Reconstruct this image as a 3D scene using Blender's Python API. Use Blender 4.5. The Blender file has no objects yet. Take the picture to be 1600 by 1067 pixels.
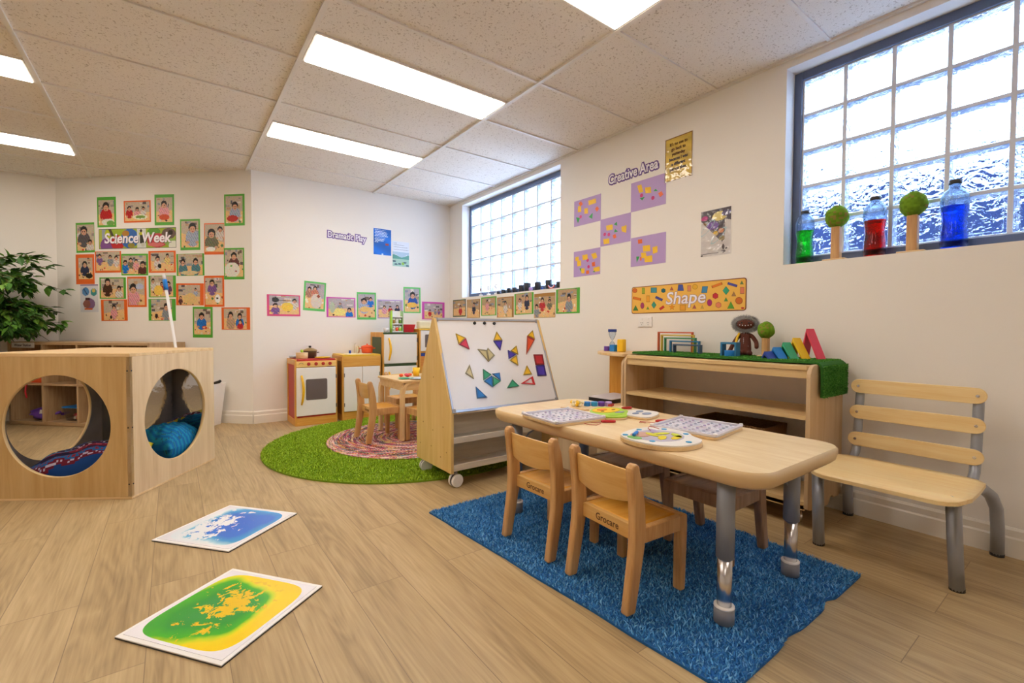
import bpy, bmesh, math, random
import numpy as np
from math import sin, cos, pi, radians, atan2, sqrt
from mathutils import Vector, Matrix
random.seed(7)
C = bpy.context.scene.collection
SC = bpy.context.scene

# ------------------------------------------------------------------ camera
cam_data = bpy.data.cameras.new('camera')
cam_data.sensor_width = 36.0
cam_data.lens = 715.2*36.0/1600.0
cam_data.clip_start = 0.05
cam = bpy.data.objects.new('camera', cam_data); C.objects.link(cam)
YAW, PITCH, ROLL = .639, .0276, .0046
_F = Vector((sin(YAW)*cos(PITCH), cos(YAW)*cos(PITCH), -sin(PITCH)))
_r = Vector((cos(YAW), -sin(YAW), 0)); _u = _r.cross(_F)
_R = _r*cos(ROLL)+_u*sin(ROLL); _U = -_r*sin(ROLL)+_u*cos(ROLL)
cam.matrix_world = Matrix(((_R.x, _U.x, -_F.x, 0), (_R.y, _U.y, -_F.y, 0), (_R.z, _U.z, -_F.z, .91), (0, 0, 0, 1)))
SC.camera = cam

# ------------------------------------------------------------------ world and exposure
world = bpy.data.worlds.new('sky'); SC.world = world; world.use_nodes = True
wn = world.node_tree; wn.nodes.clear()
w_out = wn.nodes.new('ShaderNodeOutputWorld'); w_bg = wn.nodes.new('ShaderNodeBackground')
w_tc = wn.nodes.new('ShaderNodeTexCoord'); w_sep = wn.nodes.new('ShaderNodeSeparateXYZ'); w_cr = wn.nodes.new('ShaderNodeValToRGB')
w_cr.color_ramp.elements[0].position = .0; w_cr.color_ramp.elements[0].color = (.66, .76, .95, 1)
w_cr.color_ramp.elements[1].position = .55; w_cr.color_ramp.elements[1].color = (.60, .76, 1, 1)
wn.links.new(w_tc.outputs['Generated'], w_sep.inputs[0]); wn.links.new(w_sep.outputs['Z'], w_cr.inputs[0])
wn.links.new(w_cr.outputs[0], w_bg.inputs[0]); w_bg.inputs[1].default_value = SKY = 21.0
wn.links.new(w_bg.outputs[0], w_out.inputs[0])
SC.view_settings.view_transform = 'Standard'; SC.view_settings.look = 'None'
SC.view_settings.gamma = 1.0; SC.view_settings.use_curve_mapping = False
SC.view_settings.exposure = 0.07
SC.cycles.max_bounces = 10; SC.cycles.diffuse_bounces = 5; SC.cycles.glossy_bounces = 3
SC.cycles.transmission_bounces = 6; SC.cycles.transparent_max_bounces = 8
SC.cycles.sample_clamp_indirect = 6.0
LAMP = 12.0          # strength of the ceiling diffusers
LAMP_COL = (1.0, .895, .77)

XW, YB, HT = 2.715, 4.925, 2.373
# daylight portals in the two window openings
for nm, ya, yb in (('window_portal', -.53, 1.147), ('window_portal.001', 2.961, 4.633)):
    ld = bpy.data.lights.new(nm, 'AREA'); ld.shape = 'RECTANGLE'; ld.size = 1.06; ld.size_y = yb-ya
    ld.cycles.is_portal = True
    lo = bpy.data.objects.new(nm, ld); C.objects.link(lo)
    lo.location = (2.93, (ya+yb)/2, 1.80); lo.rotation_euler = (0, radians(90), 0)

# ------------------------------------------------------------------ materials
def s2l(c):
    return tuple(x/12.92 if x <= .04045 else ((x+.055)/1.055)**2.4 for x in c)
def hx(h):
    h = h.lstrip('#'); return s2l(tuple(int(h[i:i+2], 16)/255 for i in (0, 2, 4)))
MATS = {}
def nodes(name):
    m = bpy.data.materials.new(name); m.use_nodes = True
    nt = m.node_tree; b = nt.nodes['Principled BSDF']; MATS[name] = m
    return m, nt, b, nt.nodes['Material Output']
def plain(name, col, rough=.5, metal=0., spec=.5, bump=0., bscale=200., trans=0., alpha=1., vary=0., sheen=0.):
    m, nt, b, o = nodes(name)
    b.inputs['Base Color'].default_value = (*col, 1); b.inputs['Roughness'].default_value = rough
    b.inputs['Metallic'].default_value = metal; b.inputs['Specular IOR Level'].default_value = spec
    b.inputs['Transmission Weight'].default_value = trans; b.inputs['Alpha'].default_value = alpha
    b.inputs['Sheen Weight'].default_value = sheen
    if bump or vary:
        tc = nt.nodes.new('ShaderNodeTexCoord'); n = nt.nodes.new('ShaderNodeTexNoise'); n.inputs['Scale'].default_value = bscale
        n.inputs['Detail'].default_value = 4
        nt.links.new(tc.outputs['Object'], n.inputs['Vector'])
        if bump:
            bp = nt.nodes.new('ShaderNodeBump'); bp.inputs['Strength'].default_value = bump; bp.inputs['Distance'].default_value = .01
            nt.links.new(n.outputs[0], bp.inputs['Height']); nt.links.new(bp.outputs[0], b.inputs['Normal'])
        if vary:
            mx = nt.nodes.new('ShaderNodeMix'); mx.data_type = 'RGBA'; mx.blend_type = 'MULTIPLY'
            cr = nt.nodes.new('ShaderNodeValToRGB'); cr.color_ramp.elements[0].color = (1-vary,)*3+(1,); cr.color_ramp.elements[0].position = .3
            cr.color_ramp.elements[1].color = (1+vary*.3,)*3+(1,); cr.color_ramp.elements[1].position = .7
            mx.inputs['Factor'].default_value = 1; mx.inputs['A'].default_value = (*col, 1)
            nt.links.new(n.outputs[0], cr.inputs[0]); nt.links.new(cr.outputs[0], mx.inputs['B']); nt.links.new(mx.outputs['Result'], b.inputs['Base Color'])
    return m
def wood(name, c1, c2, axis='Z', rough=.4, scale=9., stretch=14., spec=.5):
    """grain running along the given object axis"""
    m, nt, b, o = nodes(name)
    tc = nt.nodes.new('ShaderNodeTexCoord'); mp = nt.nodes.new('ShaderNodeMapping')
    sc = [scale*stretch/4]*3; sc['XYZ'.index(axis)] = scale/4
    mp.inputs['Scale'].default_value = sc
    n = nt.nodes.new('ShaderNodeTexNoise'); n.inputs['Scale'].default_value = 1.; n.inputs['Detail'].default_value = 6; n.inputs['Distortion'].default_value = .6
    n2 = nt.nodes.new('ShaderNodeTexNoise'); n2.inputs['Scale'].default_value = 4.2; n2.inputs['Detail'].default_value = 3
    cr = nt.nodes.new('ShaderNodeValToRGB'); cr.color_ramp.elements[0].position = .32; cr.color_ramp.elements[1].position = .68
    cr.color_ramp.elements[0].color = (*c1, 1); cr.color_ramp.elements[1].color = (*c2, 1)
    mx = nt.nodes.new('ShaderNodeMath'); mx.operation = 'MULTIPLY_ADD'; mx.inputs[1].default_value = .3; 
    l = nt.links.new
    l(tc.outputs['Object'], mp.inputs[0]); l(mp.outputs[0], n.inputs['Vector']); l(mp.outputs[0], n2.inputs['Vector'])
    sb = nt.nodes.new('ShaderNodeMath'); sb.operation = 'SUBTRACT'; sb.inputs[1].default_value = .5
    l(n2.outputs[0], sb.inputs[0]); l(sb.outputs[0], mx.inputs[0]); l(n.outputs[0], mx.inputs[2]); l(mx.outputs[0], cr.inputs[0])
    l(cr.outputs[0], b.inputs['Base Color']); b.inputs['Roughness'].default_value = rough; b.inputs['Specular IOR Level'].default_value = spec
    return m
def attr_mat(name, rough=.5, spec=.4, coat=0., bump=0., bscale=60):
    m, nt, b, o = nodes(name)
    a = nt.nodes.new('ShaderNodeVertexColor'); a.layer_name = 'Col'
    nt.links.new(a.outputs[0], b.inputs['Base Color']); b.inputs['Roughness'].default_value = rough
    b.inputs['Specular IOR Level'].default_value = spec; b.inputs['Coat Weight'].default_value = coat; b.inputs['Coat Roughness'].default_value = .06
    if bump:
        tc = nt.nodes.new('ShaderNodeTexCoord'); n = nt.nodes.new('ShaderNodeTexNoise'); n.inputs['Scale'].default_value = bscale
        bp = nt.nodes.new('ShaderNodeBump'); bp.inputs['Strength'].default_value = bump; bp.inputs['Distance'].default_value = .02
        nt.links.new(tc.outputs['Object'], n.inputs['Vector']); nt.links.new(n.outputs[0], bp.inputs['Height'])
        nt.links.new(bp.outputs[0], b.inputs['Normal']); nt.links.new(bp.outputs[0], b.inputs['Coat Normal'])
    return m
def emit(name, col, st):
    m, nt, b, o = nodes(name)
    b.inputs['Base Color'].default_value = (.9, .9, .9, 1)
    b.inputs['Emission Color'].default_value = (*col, 1); b.inputs['Emission Strength'].default_value = st
    return m

# flat outlines: magnetic tiles and buttons on the board, glued and printed shapes (metres)
TILES=[('yellow',[[0.1229,0.483],[0.1862,0.4542],[0.1289,0.4126]]),('pink',[[0.1872,0.453],[0.1973,0.3784],[0.1312,0.4114]]),('clear',[[0.2557,0.3782],[0.3191,0.3706],[0.3161,0.2932]]),('clear',[[0.3321,0.3847],[0.3724,0.3329],[0.3191,0.2942],[0.3218,0.3705]]),('yellow',[[0.4279,0.4946],[0.4581,0.4354],[0.3884,0.4338]]),('indigo',[[0.3878,0.4314],[0.4574,0.4329],[0.4226,0.3655]]),('yellow',[[0.5613,0.3959],[0.558,0.3317],[0.5047,0.362]]),('indigo',[[0.4841,0.3663],[0.5422,0.3335],[0.4747,0.3049]]),('yellow',[[0.5444,0.3309],[0.5375,0.2592],[0.4784,0.2974]]),('yellow',[[0.732,0.5052],[0.7314,0.44],[0.6747,0.4668]]),('orange',[[0.6724,0.4642],[0.7306,0.4373],[0.6254,0.3308]]),('red',[[0.687,0.3301],[0.7655,0.3276],[0.7583,0.254],[0.6828,0.255]]),('indigo',[[0.6821,0.2525],[0.7575,0.2515],[0.7528,0.1765],[0.6765,0.1786]]),('yellow',[[0.608,0.2559],[0.6319,0.1937],[0.5597,0.193]]),('redframe',[[0.5249,0.1384],[0.6339,0.18],[0.6376,0.1218]]),('green',[[0.4645,0.1688],[0.5071,0.1217],[0.4097,0.1173]]),('green',[[0.264,0.2487],[0.3164,0.2087],[0.2506,0.1771]]),('blue',[[0.251,0.1736],[0.3195,0.205],[0.3048,0.131]]),('blue',[[0.3221,0.2153],[0.3801,0.2191],[0.3752,0.1688]]),('green',[[0.323,0.1978],[0.3753,0.1641],[0.3077,0.1319]]),('clear',[[0.1752,0.2819],[0.1845,0.1905],[0.1346,0.2295]]),('blue',[[0.1871,0.1421],[0.2505,0.0711],[0.1791,0.0708]])]
BTN=[[0.2741,0.5524],[0.3489,0.5532],[0.424,0.5515]]
ART=[(2.64,1.8685,[('y',[[-0.1021,0.0586],[-0.0698,0.0563],[-0.0649,0.0052],[-0.1058,0.0088]]),('o',[[-0.0958,0.0801],[-0.0703,0.0944],[-0.0487,0.0655],[-0.074,0.0496]]),('y',[[0.0137,0.0789],[0.0946,0.0787],[0.099,0.0426],[0.0183,0.0407]]),('y',[[-0.0313,0.0241],[0.0082,0.0219],[0.0109,-0.0235],[-0.0287,-0.0186]]),('o',[[0.0877,-0.0034],[0.1093,0.0141],[0.1292,-0.009],[0.1078,-0.028]]),('m',[-0.073,-0.0342]),('g',[[0.0195,-0.0535],[0.0619,-0.0276],[0.0585,-0.0758]]),('g',[[-0.1249,-0.0289],[-0.0793,-0.0422],[-0.1025,-0.0806]])]),(2.05,1.872,[('y',[[-0.0921,0.0756],[-0.0562,0.0773],[-0.0392,0.0191],[-0.0748,0.0196]]),('y',[[-0.0236,0.0456],[0.0238,0.0406],[0.0291,-0.0034],[-0.0198,0.0041]]),('m',[-0.0534,-0.0026]),('g',[[-0.071,-0.0185],[-0.0258,-0.0195],[-0.0463,-0.0386]]),('g',[[0.0476,0.0026],[0.0642,0.0154],[0.0827,-0.0019]]),('m',[0.0436,-0.0416]),('o',[[0.086,-0.0192],[0.1129,-0.0116],[0.1282,-0.0379],[0.1016,-0.0496]])]),(2.345,1.6635,[('y',[[-0.0906,0.0487],[-0.0253,0.0484],[-0.0229,0.0085],[-0.0844,0.0104]]),('g',[[-0.0124,0.0447],[0.0165,0.0605],[0.0205,0.0291]]),('y',[[0.0618,0.0148],[0.1089,0.0189],[0.1063,-0.0382],[0.0658,-0.0205]]),('g',[[-0.0097,-0.0163],[-0.0009,0.009],[0.0283,-0.0142]]),('m',[-0.1031,-0.0153]),('m',[-0.0614,-0.0235]),('o',[[-0.0241,-0.0365],[0.0032,-0.0283],[0.0145,-0.0567],[-0.0109,-0.064]]),('y',[[-0.1179,-0.0504],[-0.0573,-0.0526],[-0.0548,-0.0929],[-0.1116,-0.0918]])]),(2.64,1.45,[('y',[[-0.1297,0.0587],[-0.0927,0.0634],[-0.088,0.026],[-0.1272,0.0274]]),('y',[[-0.1075,0.0252],[-0.0643,0.0278],[-0.0616,-0.0183],[-0.1048,-0.0183]]),('y',[[-0.0478,0.067],[0.0088,0.0689],[0.0135,0.0262],[-0.043,0.0253]]),('m',[0.0115,0.019]),('y',[[0.0499,0.0636],[0.1001,0.0704],[0.1165,0.0287],[0.0747,0.019]]),('o',[[0.0589,-0.0059],[0.0911,-0.0007],[0.0955,-0.0366],[0.0634,-0.0376]]),('m',[0.0225,-0.0348]),('g',[[-0.0807,-0.0392],[-0.0572,-0.0355],[-0.061,-0.0687]]),('y',[[-0.0614,-0.0412],[-0.0211,-0.0423],[-0.0227,-0.083],[-0.0566,-0.0814]]),('y',[[0.0756,-0.0478],[0.143,-0.0446],[0.1435,-0.0812],[0.0801,-0.0824]]),('o',[[-0.0041,-0.0652],[0.0269,-0.0622],[0.0294,-0.091],[-0.0017,-0.0926]]),('g',[[0.068,-0.0812],[0.092,-0.0717],[0.0922,-0.0865]])]),(2.045,1.4725,[('o',[[-0.0863,0.0857],[-0.0488,0.0852],[-0.0467,0.0544],[-0.0826,0.0557]]),('y',[[-0.0432,0.0354],[0.0188,0.0344],[0.0226,-0.0105],[-0.0377,-0.0078]]),('y',[[0.0409,0.0144],[0.0807,0.0178],[0.0829,-0.0262],[0.0447,-0.0329]]),('y',[[-0.0587,-0.0117],[-0.0136,-0.0136],[-0.0099,-0.0509],[-0.05,-0.0527]]),('y',[[-0.0292,-0.0419],[0.0387,-0.0412],[0.0409,-0.087],[-0.0237,-0.0836]]),('g',[[-0.0978,-0.0335],[-0.0697,-0.0369],[-0.0938,-0.0783]]),('o',[[-0.0664,-0.044],[-0.0534,-0.0389],[-0.0514,-0.0658],[-0.0644,-0.0669]])])]
BAN=[('#d06a20',[[-0.3691,0.07],[-0.3706,0.0635],[-0.3752,0.0581],[-0.3821,0.0548],[-0.3903,0.0539],[-0.3986,0.0558],[-0.4057,0.06],[-0.4105,0.066],[-0.4122,0.0728],[-0.4107,0.0794],[-0.406,0.0848],[-0.3991,0.0881],[-0.3908,0.0889],[-0.3825,0.087],[-0.3755,0.0827],[-0.3708,0.0768]]),('#a0b030',[[-0.3278,0.0874],[-0.3029,0.0857],[-0.3022,0.0424],[-0.3272,0.0438]]),('#3f8f9f',[[-0.2525,0.0839],[-0.2021,0.0804],[-0.2015,0.0437],[-0.2519,0.0468]]),('#1f6a78',[[-0.149,0.0724],[-0.1323,0.063],[-0.1321,0.0466],[-0.1484,0.0394],[-0.1652,0.0487],[-0.1655,0.0652]]),('#b05a4a',[[-0.0845,0.0793],[-0.0693,0.0524],[-0.0989,0.0543]]),('#4455a8',[[-0.0336,0.0895],[-0.0002,0.087],[0.0076,0.0443],[-0.0401,0.0473]]),('#e08a60',[[0.0327,0.0782],[0.0592,0.0763],[0.0599,0.0368],[0.0334,0.0385]]),('#e8b030',[[0.1068,0.0636],[0.1055,0.057],[0.1015,0.0516],[0.0954,0.0483],[0.0881,0.0474],[0.0807,0.0492],[0.0744,0.0535],[0.0701,0.0595],[0.0685,0.0663],[0.0699,0.0729],[0.074,0.0783],[0.0801,0.0817],[0.0875,0.0825],[0.0948,0.0806],[0.101,0.0763],[0.1053,0.0704]]),('#3f88b8',[[0.1381,0.0649],[0.1768,0.0622],[0.1707,0.0203],[0.1319,0.0226]]),('#e07820',[[0.199,0.0626],[0.267,0.0811],[0.2728,0.066],[0.2051,0.0472]]),('#4a4aa0',[[0.3063,0.0787],[0.3648,0.0569],[0.3606,0.0426],[0.3019,0.0643]]),('#6a8a50',[[0.3897,0.0809],[0.4015,0.0574],[0.3787,0.0591]]),('#e08060',[[0.3804,0.0428],[0.4051,0.0411],[0.4058,0.0015],[0.3811,0.003]]),('#e07820',[[-0.4033,0.029],[-0.3335,0.0133],[-0.3379,-0.0044],[-0.4079,0.011]]),('#e8a030',[[-0.2897,0.0303],[-0.2597,0.0286],[-0.259,-0.0188],[-0.2889,-0.0175]]),('#4a4aa0',[[-0.2076,0.0234],[-0.1508,-0.002],[-0.1592,-0.0176],[-0.2162,0.0077]]),('#c82838',[[0.2267,0.0189],[0.2449,0.008],[0.2452,-0.0118],[0.2274,-0.0208],[0.2091,-0.0099],[0.2087,0.0101]]),('#2f9f78',[[0.2941,0.0547],[0.3165,0.0261],[0.2951,0.0002],[0.2723,0.0289]]),('#b08050',[[0.3427,0.0196],[0.3578,-0.01],[0.3285,-0.0084]]),('#5a9a50',[[0.2948,-0.0124],[0.3083,-0.0383],[0.2821,-0.0372]]),('#d06a20',[[0.3971,-0.0386],[0.3956,-0.0469],[0.391,-0.0537],[0.384,-0.0582],[0.3756,-0.0595],[0.3671,-0.0575],[0.3598,-0.0524],[0.3548,-0.0451],[0.353,-0.0365],[0.3545,-0.0282],[0.3592,-0.0213],[0.3664,-0.0169],[0.3748,-0.0157],[0.3832,-0.0178],[0.3904,-0.0229],[0.3953,-0.0302]]),('#3f7f38',[[-0.3818,-0.0349],[-0.357,-0.0752],[-0.4057,-0.0738]]),('#a83868',[[-0.3057,-0.0413],[-0.3069,-0.05],[-0.3104,-0.0573],[-0.3157,-0.0621],[-0.322,-0.0636],[-0.3285,-0.0617],[-0.334,-0.0565],[-0.3378,-0.0489],[-0.3392,-0.04],[-0.338,-0.0313],[-0.3345,-0.0239],[-0.3291,-0.0192],[-0.3227,-0.0177],[-0.3163,-0.0197],[-0.3109,-0.0249],[-0.3071,-0.0325]]),('#7a9a40',[[-0.2755,-0.047],[-0.2616,-0.0701],[-0.2888,-0.0692]]),('#3f9f88',[[-0.225,-0.013],[-0.2034,-0.0407],[-0.2241,-0.0668],[-0.2459,-0.0391]]),('#c83030',[[-0.1818,-0.0644],[-0.1483,-0.0454],[-0.1364,-0.0602],[-0.1697,-0.0793]]),('#e89020',[[-0.0801,-0.039],[-0.0734,-0.053],[-0.0565,-0.0548],[-0.0692,-0.064],[-0.065,-0.0786],[-0.0796,-0.0704],[-0.094,-0.0777],[-0.0903,-0.0633],[-0.1035,-0.0531],[-0.0864,-0.0525]]),('#e8a030',[[-0.0211,-0.0452],[0.0238,-0.0469],[0.0244,-0.0869],[-0.0205,-0.0856]]),('#b05a5a',[[0.0852,-0.0489],[0.1003,-0.0762],[0.0709,-0.0753]]),('#c8a050',[[0.1398,-0.0546],[0.1522,-0.0774],[0.1281,-0.0766]]),('#b02878',[[0.2063,-0.0422],[0.2051,-0.0506],[0.2016,-0.0576],[0.1962,-0.0621],[0.1897,-0.0636],[0.1831,-0.0616],[0.1775,-0.0566],[0.1736,-0.0493],[0.1721,-0.0407],[0.1733,-0.0323],[0.1769,-0.0253],[0.1824,-0.0207],[0.1889,-0.0194],[0.1955,-0.0214],[0.201,-0.0264],[0.2048,-0.0337]]),('#e88860',[[0.2474,-0.0385],[0.2654,-0.0492],[0.2658,-0.0688],[0.2481,-0.0781],[0.23,-0.0675],[0.2296,-0.0477]]),('#58a030',[[0.3256,-0.0391],[0.349,-0.0843],[0.3036,-0.0828]]),('#c83030',[[0.4069,-0.0824],[0.4062,-0.0846],[0.4042,-0.0863],[0.4012,-0.0875],[0.3975,-0.0878],[0.3939,-0.0872],[0.3908,-0.0859],[0.3887,-0.084],[0.3879,-0.0818],[0.3886,-0.0796],[0.3907,-0.0779],[0.3937,-0.0767],[0.3973,-0.0764],[0.401,-0.077],[0.4041,-0.0783],[0.4061,-0.0802]])]

# ------------------------------------------------------------------ mesh builder
class G:
    def __init__(s): s.v = []; s.f = []; s.sm = []; s.col = None
    def add(s, vs, fs, smooth=False, col=None):
        o = len(s.v); s.v += [tuple(p) for p in vs]; s.f += [tuple(i+o for i in f) for f in fs]
        s.sm += ([smooth]*len(fs) if isinstance(smooth, bool) else smooth)
        if col is not None:
            if s.col is None: s.col = []
            s.col += ([col]*len(fs) if not isinstance(col, list) else col)
        return s
    def box(s, x0, x1, y0, y1, z0, z1, col=None, M=None):
        vs = [Vector((x, y, z)) for x in (x0, x1) for y in (y0, y1) for z in (z0, z1)]
        if M is not None: vs = [M @ p for p in vs]
        return s.add(vs, [(0, 1, 3, 2), (4, 6, 7, 5), (0, 4, 5, 1), (2, 3, 7, 6), (0, 2, 6, 4), (1, 5, 7, 3)], False, col)
    def prism(s, poly, axis, a, b, M=None, col=None, smooth=False):
        """polygon in the plane normal to axis (x: (y,z), y: (x,z), z: (x,y)) pushed from a to b"""
        def pt(p, t):
            q = {'x': (t, p[0], p[1]), 'y': (p[0], t, p[1]), 'z': (p[0], p[1], t)}[axis]
            q = Vector(q); return M @ q if M is not None else q
        n = len(poly); vs = [pt(p, a) for p in poly]+[pt(p, b) for p in poly]
        fs = [tuple(range(n-1, -1, -1)), tuple(range(n, 2*n))]+[(i, (i+1) % n, n+(i+1) % n, n+i) for i in range(n)]
        return s.add(vs, fs, [False, False]+[smooth]*n, col)
    def cyl(s, p0, p1, r0, r1=None, n=16, cap=True, col=None):
        r1 = r0 if r1 is None else r1; p0, p1 = Vector(p0), Vector(p1)
        d = (p1-p0).normalized(); a = Vector((0, 0, 1)) if abs(d.z) < .9 else Vector((1, 0, 0))
        e = d.cross(a).normalized(); g = d.cross(e)
        vs = [p0+(e*cos(t)+g*sin(t))*r0 for t in [2*pi*i/n for i in range(n)]]+[p1+(e*cos(t)+g*sin(t))*r1 for t in [2*pi*i/n for i in range(n)]]
        fs = [(i, (i+1) % n, n+(i+1) % n, n+i) for i in range(n)]; sm = [True]*n
        if cap: fs += [tuple(range(n-1, -1, -1)), tuple(range(n, 2*n))]; sm += [False, False]
        return s.add(vs, fs, sm, col)
    def tube(s, pts, r, n=10, cap=True, col=None, closed=False):
        pts = [Vector(p) for p in pts]; m = len(pts); vs = []; rr = r if isinstance(r, (list, tuple)) else [r]*m
        prev = None
        for i, p in enumerate(pts):
            if closed: d = (pts[(i+1) % m]-pts[i-1]).normalized()
            else: d = (pts[min(i+1, m-1)]-pts[max(i-1, 0)]).normalized()
            if prev is None:
                a = Vector((0, 0, 1)) if abs(d.z) < .9 else Vector((1, 0, 0)); e = d.cross(a).normalized()
            else: e = (prev-d*prev.dot(d)).normalized()
            prev = e; g = d.cross(e)
            vs += [p+(e*cos(t)+g*sin(t))*rr[i] for t in [2*pi*k/n for k in range(n)]]
        fs = []
        for i in range(m if closed else m-1):
            j = (i+1) % m
            fs += [(i*n+k, i*n+(k+1) % n, j*n+(k+1) % n, j*n+k) for k in range(n)]
        sm = [True]*len(fs)
        if cap and not closed: fs += [tuple(range(n-1, -1, -1)), tuple(range((m-1)*n, m*n))]; sm += [False]*2
        return s.add(vs, fs, sm, col)
    def lathe(s, prof, n=24, c=(0, 0, 0), col=None, smooth=True, sx=1., sy=1.):
        """prof: list of (r, z); col may be a list with one colour per profile step"""
        vs = []; c = Vector(c)
        for r, z in prof: vs += [c+Vector((r*cos(2*pi*k/n)*sx, r*sin(2*pi*k/n)*sy, z)) for k in range(n)]
        fs = []; m = len(prof); cc = []
        for i in range(m-1):
            fs += [(i*n+k, i*n+(k+1) % n, (i+1)*n+(k+1) % n, (i+1)*n+k) for k in range(n)]
            if isinstance(col, list): cc += [col[i]]*n
        sm = [smooth]*len(fs)
        if prof[0][0] > 1e-4: fs.append(tuple(range(n-1, -1, -1))); sm.append(False); cc.append(col[0] if isinstance(col, list) else None)
        if prof[-1][0] > 1e-4: fs.append(tuple(range((m-1)*n, m*n))); sm.append(False); cc.append(col[-1] if isinstance(col, list) else None)
        return s.add(vs, fs, sm, cc if isinstance(col, list) else col)
    def ball(s, c, rx, ry=None, rz=None, n=20, m=12, col=None, M=None):
        ry = rx if ry is None else ry; rz = rx if rz is None else rz; vs = []; c = Vector(c)
        for i in range(m+1):
            a = -pi/2+pi*i/m
            for k in range(n):
                p = c+Vector((rx*cos(a)*cos(2*pi*k/n), ry*cos(a)*sin(2*pi*k/n), rz*sin(a)))
                vs.append(M @ p if M is not None else p)
        fs = [(i*n+k, i*n+(k+1) % n, (i+1)*n+(k+1) % n, (i+1)*n+k) for i in range(m) for k in range(n)]
        return s.add(vs, fs, True, col)
    def quad(s, a, b, c, d, col=None, smooth=False): return s.add([a, b, c, d], [(0, 1, 2, 3)], smooth, col)
    def poly(s, pts, col=None): return s.add(pts, [tuple(range(len(pts)))], False, col)
    def build(s, name, mat, parent=None, bevel=0., seg=2, loc=None, rot=None):
        me = bpy.data.meshes.new(name); me.from_pydata([tuple(v) for v in s.v], [], s.f)
        me.polygons.foreach_set('use_smooth', s.sm)
        if s.col is not None and len(s.col) == len(s.f):
            ca = me.color_attributes.new('Col', 'FLOAT_COLOR', 'CORNER')
            arr = np.ones((len(me.loops), 4), dtype=np.float32)
            cnt = np.array([len(f) for f in s.f]); cols = np.array([c if c is not None else (1, 1, 1) for c in s.col], dtype=np.float32)
            arr[:, :3] = np.repeat(cols, cnt, axis=0); ca.data.foreach_set('color', arr.ravel())
        me.validate(clean_customdata=False)
        bm = bmesh.new(); bm.from_mesh(me); bmesh.ops.recalc_face_normals(bm, faces=bm.faces[:]); bm.to_mesh(me); bm.free()
        me.materials.append(MATS[mat] if isinstance(mat, str) else mat)
        o = bpy.data.objects.new(name, me); C.objects.link(o)
        if parent is not None: o.parent = parent
        if bevel:
            b = o.modifiers.new('bevel', 'BEVEL'); b.width = bevel; b.segments = seg; b.limit_method = 'ANGLE'; b.angle_limit = radians(40)
            b.harden_normals = False
        if loc is not None: o.location = loc
        if rot is not None: o.rotation_euler = rot
        return o
def tag(o, label, cat, group=None, kind=None):
    o['label'] = label; o['category'] = cat
    if group: o['group'] = group
    if kind: o['kind'] = kind
    return o
def thing(name, label, cat, loc=(0, 0, 0), rz=0., group=None, rx=0., ry=0.):
    o = bpy.data.objects.new(name, None); C.objects.link(o); o.empty_display_size = .05
    o.location = loc; o.rotation_euler = (rx, ry, rz); return tag(o, label, cat, group)
def struct(o): o['kind'] = 'structure'; return o
def dup(root, label, loc=None, rz=None, group=None, name=None):
    r = root.copy(); C.objects.link(r)
    r['label'] = label
    if loc is not None: r.location = loc
    if rz is not None: r.rotation_euler = (r.rotation_euler[0], r.rotation_euler[1], rz)
    if group: r['group'] = group
    for ch in list(root.children):
        c = ch.copy(); C.objects.link(c); c.parent = r
        for gch in list(ch.children):
            d = gch.copy(); C.objects.link(d); d.parent = c
    return r
def text_mesh(name, body, size, mat, parent, loc, rot=(pi/2, 0, 0), offset=0., extrude=.0004, shear=0., align='CENTER', sx=1., bevel=0.):
    cu = bpy.data.curves.new(name, 'FONT'); cu.body = body; cu.size = size; cu.offset = offset; cu.extrude = extrude; cu.shear = shear
    cu.align_x = align; cu.align_y = 'CENTER'; cu.resolution_u = 3; cu.bevel_depth = bevel
    t = bpy.data.objects.new(name+'_curve', cu); C.objects.link(t)
    dg = bpy.context.evaluated_depsgraph_get(); dg.update()
    me = bpy.data.meshes.new_from_object(t.evaluated_get(dg)); bpy.data.objects.remove(t); bpy.data.curves.remove(cu)
    me.name = name; me.materials.clear(); me.materials.append(MATS[mat])
    o = bpy.data.objects.new(name, me); C.objects.link(o)
    if parent is not None: o.parent = parent
    o.location = loc; o.rotation_euler = rot; o.scale = (sx, 1, 1)
    return o

# ------------------------------------------------------------------ the materials used
BIRCH = (hx('#d8b27c'), hx('#e8c997'))
plain('wall_paint', hx('#f3efea'), .75, bump=.02, bscale=300)
plain('trim_paint', hx('#f0ebe2'), .45)
plain('grid_paint', hx('#e9e4df'), .4)
wood('birch_z', *BIRCH, 'Z'); wood('birch_x', *BIRCH, 'X'); wood('birch_y', *BIRCH, 'Y')
wood('beech_z', hx('#c08d55'), hx('#d9ab72'), 'Z', scale=14); wood('beech_x', hx('#c08d55'), hx('#d9ab72'), 'X', scale=14); wood('beech_y', hx('#c08d55'), hx('#d9ab72'), 'Y', scale=14)
wood('seat_ply', hx('#d8922a'), hx('#e8b04c'), 'X', scale=10, rough=.28)
wood('back_ply', hx('#d5a056'), hx('#e3b870'), 'Y', scale=10, rough=.3)
wood('ply_edge', hx('#a5763f'), hx('#c4955a'), 'Z', scale=30)
wood('honey_z', hx('#cf8f34'), hx('#e2ab52'), 'Z', scale=12); wood('honey_x', hx('#cf8f34'), hx('#e2ab52'), 'X', scale=12)
wood('pale_x', hx('#d9cbb4'), hx('#e8dcc8'), 'X', rough=.5)
wood('table_top', hx('#e2c391'), hx('#efd6ab'), 'Y', scale=16, stretch=10, rough=.3)
wood('slat_ply', hx('#eecb8c'), hx('#f7dda6'), 'Y', scale=14, rough=.3)
wood('oak_z', hx('#ab8a63'), hx('#c4a47c'), 'Z', scale=14)
plain('table_edge', hx('#dabb8c'), .4)
plain('grey_metal', hx('#9298a4'), .4, metal=.12)
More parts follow.
